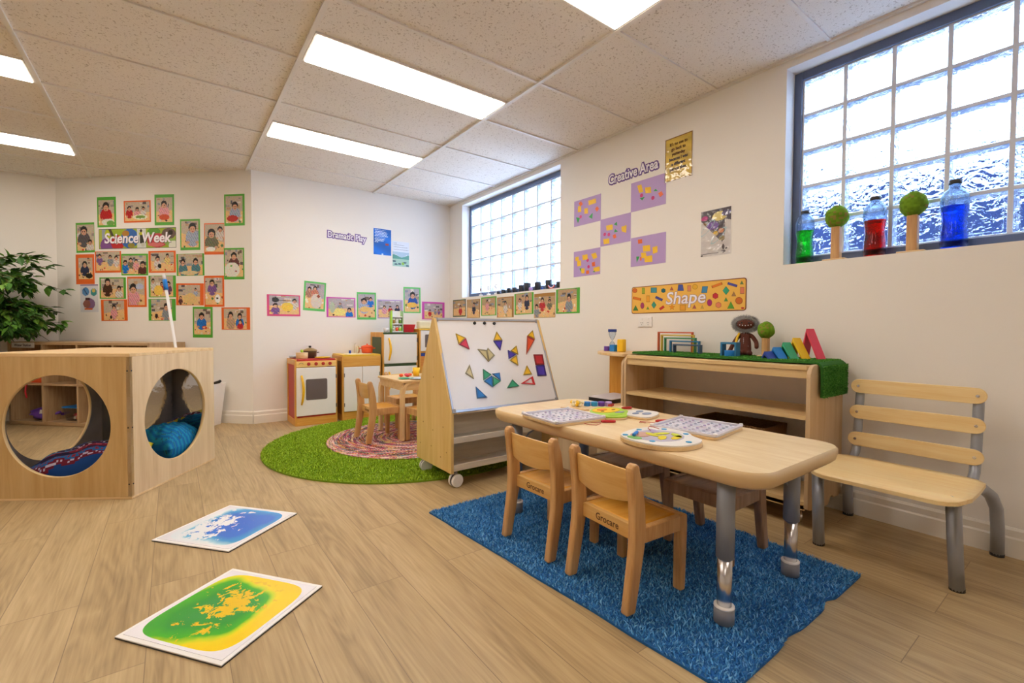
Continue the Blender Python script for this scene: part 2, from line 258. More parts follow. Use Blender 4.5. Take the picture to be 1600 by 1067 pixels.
plain('bench_metal', hx('#a0a5b0'), .35, metal=.25)
plain('chrome', hx('#d6d6da'), .24, metal=1.)
plain('inner_grey', hx('#8f867e'), .5, vary=.25, bscale=9)  # uneven grey-brown tone for the inside of the cube panels
plain('mirror', hx('#c9cacb'), .045, metal=1., bump=.16, bscale=5)
plain('grey_plastic', hx('#9b9a9c'), .5)
plain('dark_plastic', hx('#2e2d30'), .45)
plain('black', hx('#141416'), .4)
plain('white_paint', hx('#f4f1ee'), .32)
plain('white_plastic', hx('#f2f0ee'), .35)
plain('paper_white', hx('#f5f3f0'), .6)
plain('frame_dark', hx('#586480'), .45)
plain('mortar', hx('#dfe3ec'), .7)
plain('alu', hx('#b9bcc4'), .3, metal=.7)
for nm, h in (('red', '#c4202a'), ('green', '#1f9d4a'), ('mint', '#38a878'), ('blue', '#1f7fd0'), ('sky_blue', '#2f9fd8'), ('navy', '#20409a'), ('yellow', '#f2c21c'),
              ('orange', '#e8541c'), ('pink', '#e0405c'), ('indigo', '#4a30b0'), ('purple', '#6a3fa8'), ('dark_green', '#3c5430'), ('lime', '#a6cc3a'), ('card_green', '#54ad35'),
              ('card_orange', '#e8681f'), ('card_magenta', '#c949b0'), ('card_leaf', '#5fbf62'), ('lavender', '#b79ad2'), ('sign_purple', '#6b4a9a'), ('magenta', '#d0307a'),
              ('felt_green', '#6f9426'), ('brown', '#5a2c1e'), ('oven_red', '#b42a22'), ('teal', '#2a9aa8'), ('card_wood', '#a5762f'), ('rose', '#d84a80')):
    plain(nm, hx(h), .45, bump=.15 if nm == 'felt_green' else 0, bscale=400)
plain('banana', hx('#f0b818'), .3)
plain('smoke_panel', hx('#6a5f5c'), .25)
plain('board_white', hx('#f2f0f2'), .16)
plain('clear_tile', hx('#cdbb7a'), .2)
plain('sign_text', hx('#fbf6ff'), .5)
plain('ink', hx('#2a2440'), .5)
plain('print_brown', hx('#5a3215'), .6)
plain('wicker', hx('#8a6238'), .7, bump=1., bscale=120)
plain('pot_black', hx('#20222a'), .5)
plain('cream', hx('#e8dfc0'), .5)
plain('fur', hx('#a9a7a6'), .9)
plain('hide', hx('#6a3424'), .8, bump=.3, bscale=300, vary=.4)
attr_mat('print', .45); attr_mat('print_gloss', .3, coat=1., bump=.35, bscale=14); attr_mat('felt', .9, spec=.1); attr_mat('dyed', .8, spec=.2)
attr_mat('leaf', .42, spec=.4)
emit('tube_light', LAMP_COL, LAMP)
def tile_mat():
    m, nt, b, o = nodes('ceiling_tile'); l = nt.links.new
    tc = nt.nodes.new('ShaderNodeTexCoord')
    n1 = nt.nodes.new('ShaderNodeTexNoise'); n1.inputs['Scale'].default_value = 95; n1.inputs['Detail'].default_value = 2
    n2 = nt.nodes.new('ShaderNodeTexNoise'); n2.inputs['Scale'].default_value = 260; n2.inputs['Detail'].default_value = 3
    c1 = nt.nodes.new('ShaderNodeValToRGB'); c1.color_ramp.elements[0].position = .335; c1.color_ramp.elements[1].position = .385
    c1.color_ramp.elements[0].color = (.66, .62, .58, 1); c1.color_ramp.elements[1].color = (1, 1, 1, 1)
    c2 = nt.nodes.new('ShaderNodeValToRGB'); c2.color_ramp.elements[0].position = .3; c2.color_ramp.elements[1].position = .6
    a = hx('#e6ded6'); c = hx('#f2ece6')
    c2.color_ramp.elements[0].color = (*a, 1); c2.color_ramp.elements[1].color = (*c, 1)
    mx = nt.nodes.new('ShaderNodeMix'); mx.data_type = 'RGBA'; mx.blend_type = 'MULTIPLY'; mx.inputs['Factor'].default_value = 1
    l(tc.outputs['Object'], n1.inputs['Vector']); l(tc.outputs['Object'], n2.inputs['Vector'])
    l(n1.outputs[0], c1.inputs[0]); l(n2.outputs[0], c2.inputs[0]); l(c2.outputs[0], mx.inputs['A']); l(c1.outputs[0], mx.inputs['B'])
    l(mx.outputs['Result'], b.inputs['Base Color']); b.inputs['Roughness'].default_value = .9; b.inputs['Specular IOR Level'].default_value = .1
    bp = nt.nodes.new('ShaderNodeBump'); bp.inputs['Strength'].default_value = .25; bp.inputs['Distance'].default_value = .004
    l(n1.outputs[0], bp.inputs['Height']); l(bp.outputs[0], b.inputs['Normal'])
tile_mat()
def floor_mat():
    m, nt, b, o = nodes('vinyl_plank'); l = nt.links.new
    tc = nt.nodes.new('ShaderNodeTexCoord'); mp = nt.nodes.new('ShaderNodeMapping'); mp.inputs['Rotation'].default_value = (0, 0, radians(90))
    mp.inputs['Location'].default_value = (.35, .07, 0)
    br = nt.nodes.new('ShaderNodeTexBrick'); br.offset = .37; br.inputs['Scale'].default_value = 1.0
    br.inputs['Brick Width'].default_value = 1.22; br.inputs['Row Height'].default_value = .185; br.inputs['Mortar Size'].default_value = .0012
    br.inputs['Mortar Smooth'].default_value = .1; br.inputs['Bias'].default_value = 0
    br.inputs['Color1'].default_value = (0, 0, 0, 1); br.inputs['Color2'].default_value = (1, 1, 1, 1); br.inputs['Mortar'].default_value = (.5, .5, .5, 1)
    l(tc.outputs['Object'], mp.inputs[0]); l(mp.outputs[0], br.inputs['Vector'])
    # per plank offset of the grain
    cb = nt.nodes.new('ShaderNodeVectorMath'); cb.operation = 'MULTIPLY_ADD'; cb.inputs[1].default_value = (7., 13., 5.)
    l(br.outputs['Color'], cb.inputs[0])
    st = nt.nodes.new('ShaderNodeMapping'); st.inputs['Scale'].default_value = (8., .7, 1.)
    l(tc.outputs['Object'], st.inputs[0]); l(st.outputs[0], cb.inputs[2])
    n = nt.nodes.new('ShaderNodeTexNoise'); n.inputs['Scale'].default_value = 1.15; n.inputs['Detail'].default_value = 2.5; n.inputs['Distortion'].default_value = 1.3; n.inputs['Roughness'].default_value = .45
    l(cb.outputs[0], n.inputs['Vector'])
    ms = nt.nodes.new('ShaderNodeMath'); ms.operation = 'MULTIPLY'; ms.inputs[1].default_value = 14.
    fr = nt.nodes.new('ShaderNodeMath'); fr.operation = 'PINGPONG'; fr.inputs[1].default_value = 1.
    l(n.outputs[0], ms.inputs[0]); l(ms.outputs[0], fr.inputs[0])
    fine = nt.nodes.new('ShaderNodeTexNoise'); fine.inputs['Scale'].default_value = 1.; fine.inputs['Detail'].default_value = 5
    fm = nt.nodes.new('ShaderNodeMapping'); fm.inputs['Scale'].default_value = (120., 5., 1.); l(tc.outputs['Object'], fm.inputs[0]); l(fm.outputs[0], fine.inputs['Vector'])
    big = nt.nodes.new('ShaderNodeTexNoise'); big.inputs['Scale'].default_value = 1.6; big.inputs['Detail'].default_value = 3
    l(cb.outputs[0], big.inputs['Vector'])
    a1 = nt.nodes.new('ShaderNodeMath'); a1.operation = 'MULTIPLY'; a1.inputs[1].default_value = .13; l(fr.outputs[0], a1.inputs[0])
    a2 = nt.nodes.new('ShaderNodeMath'); a2.operation = 'MULTIPLY_ADD'; a2.inputs[1].default_value = .48; l(fine.outputs[0], a2.inputs[0]); l(a1.outputs[0], a2.inputs[2])
    a3 = nt.nodes.new('ShaderNodeMath'); a3.operation = 'MULTIPLY_ADD'; a3.inputs[1].default_value = .5; l(big.outputs[0], a3.inputs[0]); l(a2.outputs[0], a3.inputs[2])
    a4 = nt.nodes.new('ShaderNodeMath'); a4.operation = 'MULTIPLY_ADD'; a4.inputs[1].default_value = .10; l(br.outputs['Color'], a4.inputs[0]); l(a3.outputs[0], a4.inputs[2])
    cr = nt.nodes.new('ShaderNodeValToRGB'); e = cr.color_ramp.elements
    e[0].position = .30; e[0].color = (*hx('#8a7250'), 1); e[1].position = .84; e[1].color = (*hx('#c6ac80'), 1)
    k = e.new(.58); k.color = (*hx('#b0966c'), 1)
    l(a4.outputs[0], cr.inputs[0])
    mx = nt.nodes.new('ShaderNodeMix'); mx.data_type = 'RGBA'; mx.inputs['B'].default_value = (*hx('#8a7355'), 1)
    l(br.outputs['Fac'], mx.inputs['Factor']); l(cr.outputs[0], mx.inputs['A']); l(mx.outputs['Result'], b.inputs['Base Color'])
    b.inputs['Roughness'].default_value = .42; b.inputs['Specular IOR Level'].default_value = .35
    bp = nt.nodes.new('ShaderNodeBump'); bp.inputs['Strength'].default_value = .12; bp.inputs['Distance'].default_value = .003
    l(fine.outputs[0], bp.inputs['Height']); l(bp.outputs[0], b.inputs['Normal'])
floor_mat()
def glass_mat():
    m, nt, b, o = nodes('block_glass'); l = nt.links.new; nt.nodes.remove(b)
    tc = nt.nodes.new('ShaderNodeTexCoord'); mp = nt.nodes.new('ShaderNodeMapping'); mp.inputs['Scale'].default_value = (1, 1, 1.35)
    n = nt.nodes.new('ShaderNodeTexNoise'); n.inputs['Scale'].default_value = 13; n.inputs['Detail'].default_value = 1.6; n.inputs['Distortion'].default_value = 2.2
    l(tc.outputs['Object'], mp.inputs[0]); l(mp.outputs[0], n.inputs['Vector'])
    bp = nt.nodes.new('ShaderNodeBump'); bp.inputs['Strength'].default_value = 1.; bp.inputs['Distance'].default_value = .034
    l(n.outputs[0], bp.inputs['Height'])
    gl = nt.nodes.new('ShaderNodeBsdfGlass'); gl.inputs['IOR'].default_value = 1.22; gl.inputs['Roughness'].default_value = .0; gl.inputs['Color'].default_value = (.93, .97, 1, 1)
    l(bp.outputs[0], gl.inputs['Normal'])
    tr = nt.nodes.new('ShaderNodeBsdfTransparent'); tr.inputs[0].default_value = (.9, .95, 1, 1)
    mx = nt.nodes.new('ShaderNodeMixShader'); mx.inputs[0].default_value = .72
    l(tr.outputs[0], mx.inputs[1]); l(gl.outputs[0], mx.inputs[2]); l(mx.outputs[0], o.inputs['Surface'])
glass_mat()
def clear(name, col, ior=1.3, rough=.02, tr=.35, trc=None):
    m, nt, b, o = nodes(name); l = nt.links.new; nt.nodes.remove(b)
    gl = nt.nodes.new('ShaderNodeBsdfGlass'); gl.inputs['IOR'].default_value = ior; gl.inputs['Roughness'].default_value = rough; gl.inputs['Color'].default_value = (*col, 1)
    t = nt.nodes.new('ShaderNodeBsdfTransparent'); t.inputs[0].default_value = (*(trc or col), 1)
    mx = nt.nodes.new('ShaderNodeMixShader'); mx.inputs[0].default_value = 1-tr
    l(t.outputs[0], mx.inputs[1]); l(gl.outputs[0], mx.inputs[2]); l(mx.outputs[0], o.inputs['Surface'])
clear('bottle_pet', (.80, .86, .93), 1.35, .08, .25)
clear('liquid_green', (.10, .85, .12), 1.2, .05, .4); clear('liquid_red', (.95, .07, .03), 1.2, .05, .4); clear('liquid_blue', (.03, .30, .95), 1.2, .05, .4)
clear('acrylic', (.99, .99, 1.), 1.05, .05, .9)
clear('box_clear', (.92, .94, .98), 1.1, .08, .6)
# ================================================================== the room
XL, YF = -4.2, -3.2          # left wall and the wall behind the camera
g = G().box(XL-.1, XW+.2, YF-.1, 6.6, -.1, 0); struct(g.build('floor', 'vinyl_plank'))
# ceiling: tiles, T-bars, fittings
gx = [1.7765-1.2*k for k in range(0, 6)]; gy = [1.5407-.6*k for k in range(8, 0, -1)]+[1.5407+.6*k for k in range(0, 9)]
LIGHTS = [(x, y) for x in (.5765, -1.8235) for y in (1.24, 2.44, 3.66)] + [(.5765, -1.16), (-1.8235, -1.16), (-1.8235, 5.11)]
# light body rows sit against the grid line on their +Y side
c = struct(G().box(XL-.1, XW+.2, YF-.1, 6.6, HT+.012, HT+.10).build('ceiling', 'ceiling_tile'))
gr = G()
for x in gx: gr.box(x-.011, x+.011, YF, 6.5, HT-.001, HT+.014)
for y in gy: gr.box(XL, XW, y-.009, y+.009, HT+.003, HT+.014)
gr.box(XW-.02, XW+.0, YF, YB, HT, HT+.014); 
struct(gr.build('trim_1', 'grid_paint'))
n_l = 0
for (lx, ly) in LIGHTS:
    if lx < XL: lx = XL+.02
    yy = ly
    L = thing('ceiling_light', 'tmp', 'light', (lx+.6, yy+.15, HT-.004))
    G().box(-.585, .585, -.148, .148, .004, .018).build('frame', 'grid_paint', L)
    G().box(-.575, .575, -.138, .138, -.001, .006).build('diffuser', 'tube_light', L, bevel=.003)
    L['_k'] = n_l; n_l += 1
lab = {0: 'long ceiling light cut by the top edge of the photo, nearest the block windows', 1: 'long lit ceiling light in the middle row, nearest the camera in full view',
       2: 'long lit ceiling light farther back, above the dramatic play corner', 5: 'ceiling light cut by the left edge, nearer of the two on that side', 8: 'narrow-looking ceiling light at the far left, above the plant corner'}
for o in [o for o in C.objects if o.name.startswith('ceiling_light')]:
    k = o['_k']; del o['_k']
    o['group'] = 'long recessed ceiling lights'
    o['label'] = lab.get(k, 'long recessed ceiling light behind the viewer, outside the photo')
# walls
T = .2
W1 = (-.53, 1.147); W2 = (2.961, 4.633); WZ = (1.27, 2.335)
g = G()
g.box(XW, XW+T, YF, W1[0], 0, HT+.02); g.box(XW, XW+T, W1[1], W2[0], 0, HT+.02); g.box(XW, XW+T, W2[1], YB+.15, 0, HT+.02)
for a, b in (W1, W2): g.box(XW, XW+T, a, b, 0, WZ[0]); g.box(XW, XW+T, a, b, WZ[1], HT+.02)
struct(g.build('wall_right', 'wall_paint'))
A0 = Vector((.612, 4.925)); B0 = Vector((-.916, 6.42))
struct(G().box(A0.x, XW, YB, YB+.15, 0, HT+.02).build('wall_back', 'wall_paint'))
struct(G().prism([(A0.x, A0.y), (A0.x+.0, A0.y+.15), (B0.x+.1, B0.y+.15), (B0.x, B0.y)], 'z', 0, HT+.02).build('wall_corner', 'wall_paint'))
struct(G().box(XL-.1, B0.x, B0.y, B0.y+.15, 0, HT+.02).build('wall_far_left', 'wall_paint'))
struct(G().box(XL-.15, XL, YF, 6.6, 0, HT+.02).build('wall_left', 'wall_paint'))
struct(G().box(XL-.15, XW+T, YF-.15, YF, 0, HT+.02).build('wall_front', 'wall_paint'))
# baseboards
def skirt(name, p, q, n):
    p, q = Vector(p), Vector(q); d = (q-p).normalized(); L = (q-p).length
    M = Matrix.Translation((p.x, p.y, 0)) @ Matrix(((d.x, n[0], 0, 0), (d.y, n[1], 0, 0), (0, 0, 1, 0), (0, 0, 0, 1)))
    struct(G().prism([(0, 0), (.016, 0), (.016, .075), (.011, .082), (.011, .108), (.004, .118), (0, .118)], 'x', 0, L, M=M).build(name, 'trim_paint'))
skirt('baseboard_right', (XW, YF), (XW, YB), (-1, 0))
skirt('baseboard_back', (A0.x, YB), (XW, YB), (0, -1))
dn = (B0-A0).normalized(); skirt('baseboard_corner', A0, B0, (-.6957, -.7183)); skirt('baseboard_far_left', (XL, B0.y), (B0.x, B0.y), (0, -1))
# glass block windows
def window(name, ya, yb, y0, ncol):
    """y0: first joint on the far side, columns run towards -Y"""
    w = bpy.data.objects.new(name, None); C.objects.link(w); struct(w); w.location = (XW+.1, (ya+yb)/2, WZ[0]); oy = (ya+yb)/2
    g = G(); xf0, xf1 = -.002, .05
    yl = y0-oy; yr = y0-.2*ncol-oy; z0, z1 = .045, 1.02
    g.box(xf0, xf1, yl, yb-oy, 0, 1.065); g.box(xf0, xf1, ya-oy, yr, 0, 1.065)
    g.box(xf0, xf1, yr, yl, z1, 1.065); g.box(xf0, xf1, yr, yl, 0, z0)
    g.build('window_frame', 'frame_dark', w, bevel=.003)
    jm = G()
    for k in range(ncol+1): y = yl-.2*k; jm.box(.012, .085, y-.0085, y+.0085, z0, z1)
    for k in range(6):
        z = z0+.195*k
        for i in range(ncol): jm.box(.014, .083, yl-.2*(i+1)+.0085, yl-.2*i-.0085, z-.0085, z+.0085)
    jm.build('joints', 'mortar', w)
    b = G()
    for i in range(ncol):
        for k in range(5):
            ys, ye = yl-.2*(i+1)+.009, yl-.2*i-.009; zs, ze = z0+.195*k+.009, z0+.195*(k+1)-.009
            r = .016
            P = [(.010, ys, zs), (.010, ye, zs), (.010, ye, ze), (.010, ys, ze), (.010, ys+r*.5, zs+r*.5), (.010, ye-r*.5, zs+r*.5), (.010, ye-r*.5, ze-r*.5), (.010, ys+r*.5, ze-r*.5),
                 (.020, ys+r, zs+r), (.020, ye-r, zs+r), (.020, ye-r, ze-r), (.020, ys+r, ze-r)]
            Q = [(.095-p[0], p[1], p[2]) for p in P]
            F = []
            for o in (0, 4): F += [(o+j, o+(j+1) % 4, o+4+(j+1) % 4, o+4+j) for j in range(4)]
            F.append((8, 9, 10, 11))
            b.add(P+Q, F+[tuple(x+12 for x in reversed(f)) for f in F]+[(j, 12+j, 12+(j+1) % 4, (j+1) % 4) for j in range(4)])
    b.build('glass_blocks', 'block_glass', w)
    return w
window('window_1', W1[0], W1[1], 1.108, 8)
window('window_2', W2[0], W2[1], 4.61, 8)
# outside: dark neighbouring wall beyond the near window
plain('outside_dark', hx('#121c38'), .9, spec=.1, vary=.6, bscale=3)
struct(G().box(4.6, 4.75, -6, 2.6, -.3, 2.12).build('wall_outside', 'outside_dark'))
plain('lattice_grey', hx('#323e5c'), .9, spec=.1)
g = G()
for k in range(44): g.box(4.62, 4.64, -6+.2*k, -5.93+.2*k, 2.12, 2.50)
for k in range(2): g.box(4.64, 4.66, -6, 2.6, 2.20+.17*k, 2.25+.17*k)
struct(g.build('trim_2', 'lattice_grey'))

# ================================================================== flat things on the walls
AR = atan2(-.6957, .7183)      # local x along the angled wall, y into the wall
def on_right(Y, z): return (XW-.0006, Y, z), -pi/2
def on_back(X, z): return (X, YB-.0006, z), 0.
def on_corner(s, z):
    p = A0+dn*s; return (p.x-.0006*.6957, p.y-.0006*.7183, z), AR
def rasterize(name, w, h, nx, ny, fn, parent, mat='print', y=-.0016, cx=0., cz=0.):
    us = (np.arange(nx)+.5)/nx; vs = (np.arange(ny)+.5)/ny; U, V = np.meshgrid(us, vs)
    col = np.clip(fn(U, V), 0, 1)                                  # (ny,nx,3) sRGB
    lin = np.where(col <= .04045, col/12.92, ((col+.055)/1.055)**2.4)
    X = np.linspace(-w/2, w/2, nx+1)+cx; Z = np.linspace(-h/2, h/2, ny+1)+cz
    verts = [(X[i], y, Z[j]) for j in range(ny+1) for i in range(nx+1)]
    faces = [(j*(nx+1)+i, j*(nx+1)+i+1, (j+1)*(nx+1)+i+1, (j+1)*(nx+1)+i) for j in range(ny) for i in range(nx)]
    me = bpy.data.meshes.new(name); me.from_pydata(verts, [], faces)
    ca = me.color_attributes.new('Col', 'FLOAT_COLOR', 'CORNER')
    arr = np.ones((nx*ny, 4, 4), dtype=np.float32); arr[:, :, :3] = lin.reshape(-1, 1, 3); ca.data.foreach_set('color', arr.ravel())
    me.materials.append(MATS[mat]); o = bpy.data.objects.new(name, me); C.objects.link(o); o.parent = parent
    return o
def photo_fn(seed, kids, top=(.76, .70, .62), table=(.91, .75, .52), aspect=1.0, extras=None, hor=.45):
    """a printed snapshot: children at a table; kids = [(x, y, scale, shirt rgb)]"""
    rs = np.random.RandomState(seed)
    def fn(U, V):
        out = np.zeros(U.shape+(3,)); sl = rs.uniform(-.25, .25)
        out[:] = top
        for _ in range(9):                                         # shelves and toys behind
            x, y, w, h = rs.uniform(0, 1), rs.uniform(hor, 1), rs.uniform(.06, .28), rs.uniform(.03, .14)
            c = np.array([(.42, .36, .32), (.86, .83, .8), (.35, .33, .35), (.74, .6, .46), (.55, .58, .64), (.6, .56, .54)][rs.randint(6)])
            out[(abs(U-x) < w/2) & (abs(V-y) < h/2)] = c
        tb = V < hor+sl*(U-.5)
        out[tb] = table
        for _ in range(8):
            x, y, r = rs.uniform(0, 1), rs.uniform(0, hor*.85), rs.uniform(.02, .055)
            c = np.array([(.85, .8, .72), (.2, .15, .14), (.8, .25, .15), (.3, .5, .3), (.95, .9, .8), (.5, .35, .25)][rs.randint(6)])
            out[((U-x)*aspect)**2+(V-y)**2 < r*r] = c
        for (x, y, s, sh) in kids:
            s = s*1.22
            dx = (U-x)*aspect; dy = V-y
            m = (dx/(.19*s))**2+((dy+.25*s)/(.22*s))**2 < 1; out[m] = sh
            m = (dx/(.19*s))**2+((dy+.25*s)/(.22*s))**2 < 1; m &= ((U*37).astype(int)+(V*31).astype(int)) % 5 == 0; out[m] = np.array(sh)*.75
            m = (dx/(.105*s))**2+((dy-.02*s)/(.125*s))**2 < 1; out[m] = (.11, .08, .08)
            m = (dx/(.078*s))**2+((dy+.03*s)/(.085*s))**2 < 1; out[m] = (.84, .64, .52)
            m = (abs(abs(dx)-.03*s) < .014*s) & (abs(dy+.015*s) < .012*s); out[m] = (.2, .12, .1)
            m = (abs(dx) < .025*s) & (abs(dy+.075*s) < .01*s); out[m] = (.62, .3, .28)
            for sg in (-1, 1):
                m = ((dx-sg*.13*s)/(.05*s))**2+((dy+.36*s)/(.035*s))**2 < 1; out[m] = (.82, .62, .5)
        if extras:
            for (x, y, rx, ry, c) in extras: out[((U-x)/rx)**2+((V-y)/ry)**2 < 1] = c
        out += rs.normal(0, .035, out.shape)
        return out
    return fn
def photo(label, place, w, h, card, ins, fn, group, tilt=0., nm='mounted_photo'):
    """ins = (left, right, bottom, top) card margins"""
    loc, rz = place
    t = thing(nm, label, 'photo', loc, rz, group, ry=tilt)
    G().box(-w/2, w/2, -.0012, 0, -h/2, h/2).build('card', card, t)
    l, r, b, tp = ins; pw, ph = w-l-r, h-b-tp
    n = 44
    nx, ny = (n, max(12, int(n*ph/pw))) if pw > ph else (max(12, int(n*pw/ph)), n)
    rasterize('print', pw, ph, nx, ny, fn, t, cx=(l-r)/2, cz=(b-tp)/2)
    return t
RED, BLU, GRY, PNK, WHT, NAV, TEA, PUR, LTB, BRN, OLV = (.75, .1, .12), (.1, .45, .8), (.55, .58, .62), (.9, .62, .66), (.85, .82, .8), (.15, .17, .3), (.3, .5, .55), (.5, .35, .6), (.65, .7, .8), (.4, .22, .2), (.45, .45, .35)
AP, AL = .7, 1.42
SW = 'photos of the science week display'
SCI = [ # s, z, kind(P/L), card, margins, kids, label
 (1.554, 2.037, 'P', 'card_green', (.015, .02, .02, .03), [(.48, .72, 1.15, RED)], 'green-backed photo of a child in red, top left of the science display', [(.6, .12, .4, .14, (.9, .9, .85)), (.75, .08, .25, .1, (.45, .65, .3))]),
 (1.212, 2.033, 'L', 'card_orange', (.012, .012, .015, .012), [(.18, .65, .9, RED), (.5, .58, .8, PNK), (.75, .62, .7, WHT)], 'orange-backed photo of three children around a green dish, top row of the science display', [(.62, .2, .3, .13, (.9, .9, .8)), (.62, .2, .2, .08, (.45, .6, .25))]),
 (.916, 2.04, 'P', 'card_green', (.018, .018, .03, .03), [(.48, .7, 1., PNK)], 'green-backed photo of a child with an orange tray, above the science banner end', [(.5, .2, .32, .12, (.82, .3, .12))]),
 (.174, 2.017, 'P', 'card_green', (.015, .02, .025, .018), [(.55, .62, 1., LTB)], 'green-backed photo with a red toy on its table, top right of the science display', [(.4, .17, .34, .12, (.75, .15, .08))]),
 (1.802, 1.794, 'P', 'card_green', (.012, .003, .02, .02), [(.4, .75, 1.1, (.35, .33, .35)), (.75, .3, .7, WHT)], 'green-edged photo of an adult and child, just left of the science banner', None),
 (.643, 1.797, 'P', 'card_green', (.012, .015, .025, .018), [(.65, .72, 1.2, LTB)], 'green-backed photo of a child in pale blue, just right of the science banner', None),
 (.388, 1.751, 'P', 'card_orange', (.008, .003, .025, .01), [(.35, .65, 1.1, OLV), (.8, .8, .7, WHT)], 'orange-edged photo of a child in grey green, second from the banner on its right', [(.3, .1, .25, .08, (.95, .95, .95))]),
 (1.811, 1.482, 'P', 'card_orange', (.03, .02, .05, .035), [(.45, .68, .95, NAV)], 'wide-bordered orange-backed photo at the far left, above the white circle poster', [(.75, .15, .25, .12, (.15, .12, .1))]),
 (1.549, 1.55, 'L', 'card_orange', (.015, .015, .02, .005), [(.15, .75, .8, PUR), (.6, .7, .8, GRY), (.85, .65, .8, WHT)], 'orange-backed photo of a crowded table, below the left end of the science banner', None),
 (1.251, 1.52, 'L', 'card_green', (.012, .02, .012, .018), [(.12, .6, 1., BLU), (.35, .75, .8, OLV), (.58, .68, .8, PNK), (.85, .5, 1.2, (.35, .16, .14))], 'green-backed photo of a busy group, directly below the middle of the science banner', None),
 (.949, 1.543, 'L', 'card_orange', (.025, .02, .015, .015), [(.3, .65, 1., WHT), (.72, .8, .8, (.9, .8, .5))], 'orange-backed photo of two girls beside a yellow table, below the word Week', [(.38, .28, .08, .12, (.1, .08, .08))]),
 (.645, 1.51, 'L', 'card_green', (.018, .018, .004, .003), [(.2, .6, 1.1, TEA), (.72, .62, 1.1, TEA)], 'green-sided photo of two children in teal, in the science display', [(.45, .12, .35, .1, (.85, .78, .6))]),
 (.184, 1.513, 'P', 'card_green', (.01, .012, .025, .015), [(.5, .75, .9, BRN)], 'green-backed photo of a big white round dish, at the science display right edge', [(.4, .25, .42, .28, (.9, .9, .85)), (.35, .4, .06, .03, (.4, .7, .3)), (.6, .2, .05, .03, (.6, .2, .1))]),
 (1.502, 1.293, 'L', 'card_green', (.015, .025, .01, .01), [(.3, .8, 1.3, (.3, .18, .12)), (.8, .45, 1., WHT)], 'green-backed photo with dark figures leaning in, right of the globe poster', None),
 (1.231, 1.255, 'P', 'card_orange', (.01, .02, .018, .018), [(.3, .6, 1.2, PNK)], 'tall orange-backed photo of a child in pink, in the middle of the science display', [(.7, .7, .25, .12, (.7, .75, .85))]),
 (.952, 1.305, 'L', 'card_green', (.02, .03, .008, .005), [(.12, .75, .8, WHT), (.5, .6, .7, RED), (.8, .6, .9, (.4, .25, .4))], 'green-backed photo directly behind the blue end of the leaning pole', [(.35, .3, .2, .25, (.95, .8, .35))]),
 (.654, 1.227, 'L', 'card_orange', (.025, .04, .004, .015), [(.1, .35, .6, BRN), (.8, .75, .6, LTB)], 'orange-sided photo of a long pale table, right of the leaning pole', [(.55, .3, .3, .28, (.88, .75, .5))]),
 (.396, 1.255, 'P', 'card_orange', (.012, .018, .02, .02), [(.4, .8, .8, PUR)], 'orange-backed photo with a white toy animal on the table, below the blank square', [(.72, .22, .16, .16, (.95, .95, .95)), (.7, .24, .06, .04, (.1, .1, .1))]),
 (1.489, 1.076, 'L', 'card_orange', (.03, .035, .008, .01), [(.5, .62, 1., PNK)], 'orange-backed photo of one child in pink at the bottom left of the science display', [(.35, .15, .05, .09, (.12, .1, .1))]),
 (.958, 1.079, 'L', 'card_green', (.03, .04, .005, .005), [(.72, .62, 1.2, GRY)], 'green-sided photo crossed by the white leaning pole, lowest in the middle of the display', [(.25, .2, .08, .12, (.2, .12, .1))]),
 (.522, .96, 'P', 'card_green', (.015, .02, .03, .02), [(.45, .7, .9, BLU)], 'green-backed photo of a child in blue with a red ring, lowest of the display', [(.6, .28, .12, .06, (.8, .12, .1)), (.6, .28, .07, .03, (.9, .75, .5))]),
 (.173, .996, 'L', 'card_orange', (.025, .035, .005, .012), [(.3, .65, 1.2, (.75, .62, .5)), (.7, .6, 1.1, BLU), (.72, .35, .8, RED)], 'orange-backed photo of two children hugging, bottom right corner of the science display', None)]
for i, (s, z, k, card, ins, kids, lb, ex) in enumerate(SCI):
    w, h = (.21, .295) if k == 'P' else (.295, .21)
    photo(lb, on_corner(s, z), w, h, card, ins, photo_fn(100+i, kids, aspect=AP if k == 'P' else AL, extras=ex), SW, tilt=radians([0, 0, .6, 0, -.5, 0, .4][i % 7]))
# blurred globe poster
loc, rz = on_corner(1.769, 1.194)
t = thing('poster', 'white laminated poster with blue and purple circles under the wide-bordered orange photo', 'poster', loc, rz)
G().box(-.105, .105, -.0012, 0, -.14, .14).build('sheet', 'paper_white', t)
def fn(U, V):
    o = np.ones(U.shape+(3,))*(.88, .88, .9); o[V > .95] = (.5, .4, .6)
    for x, y, r, c in ((.3, .74, .2, (.35, .55, .75)), (.75, .72, .18, (.3, .62, .62)), (.75, .78, .09, (.85, .75, .4)), (.55, .3, .26, (.52, .38, .55)), (.35, .3, .2, (.6, .35, .3))):
        o[((U-x)*.75)**2+(V-y)**2 < (r*.75)**2] = c
    o[(abs(U-.28+.9*(V-.75)) < .03) & (abs(V-.74) < .12)] = (.15, .25, .45)
    o[(abs(U-.4) < .13) & (abs(V-.48) < .05)] = (.25, .12, .15); o[(abs(U-.45) < .22) & (abs(V-.12) < .03)] = (.85, .4, .2)
    return o
rasterize('print', .204, .274, 36, 48, fn, t, 'print_gloss')
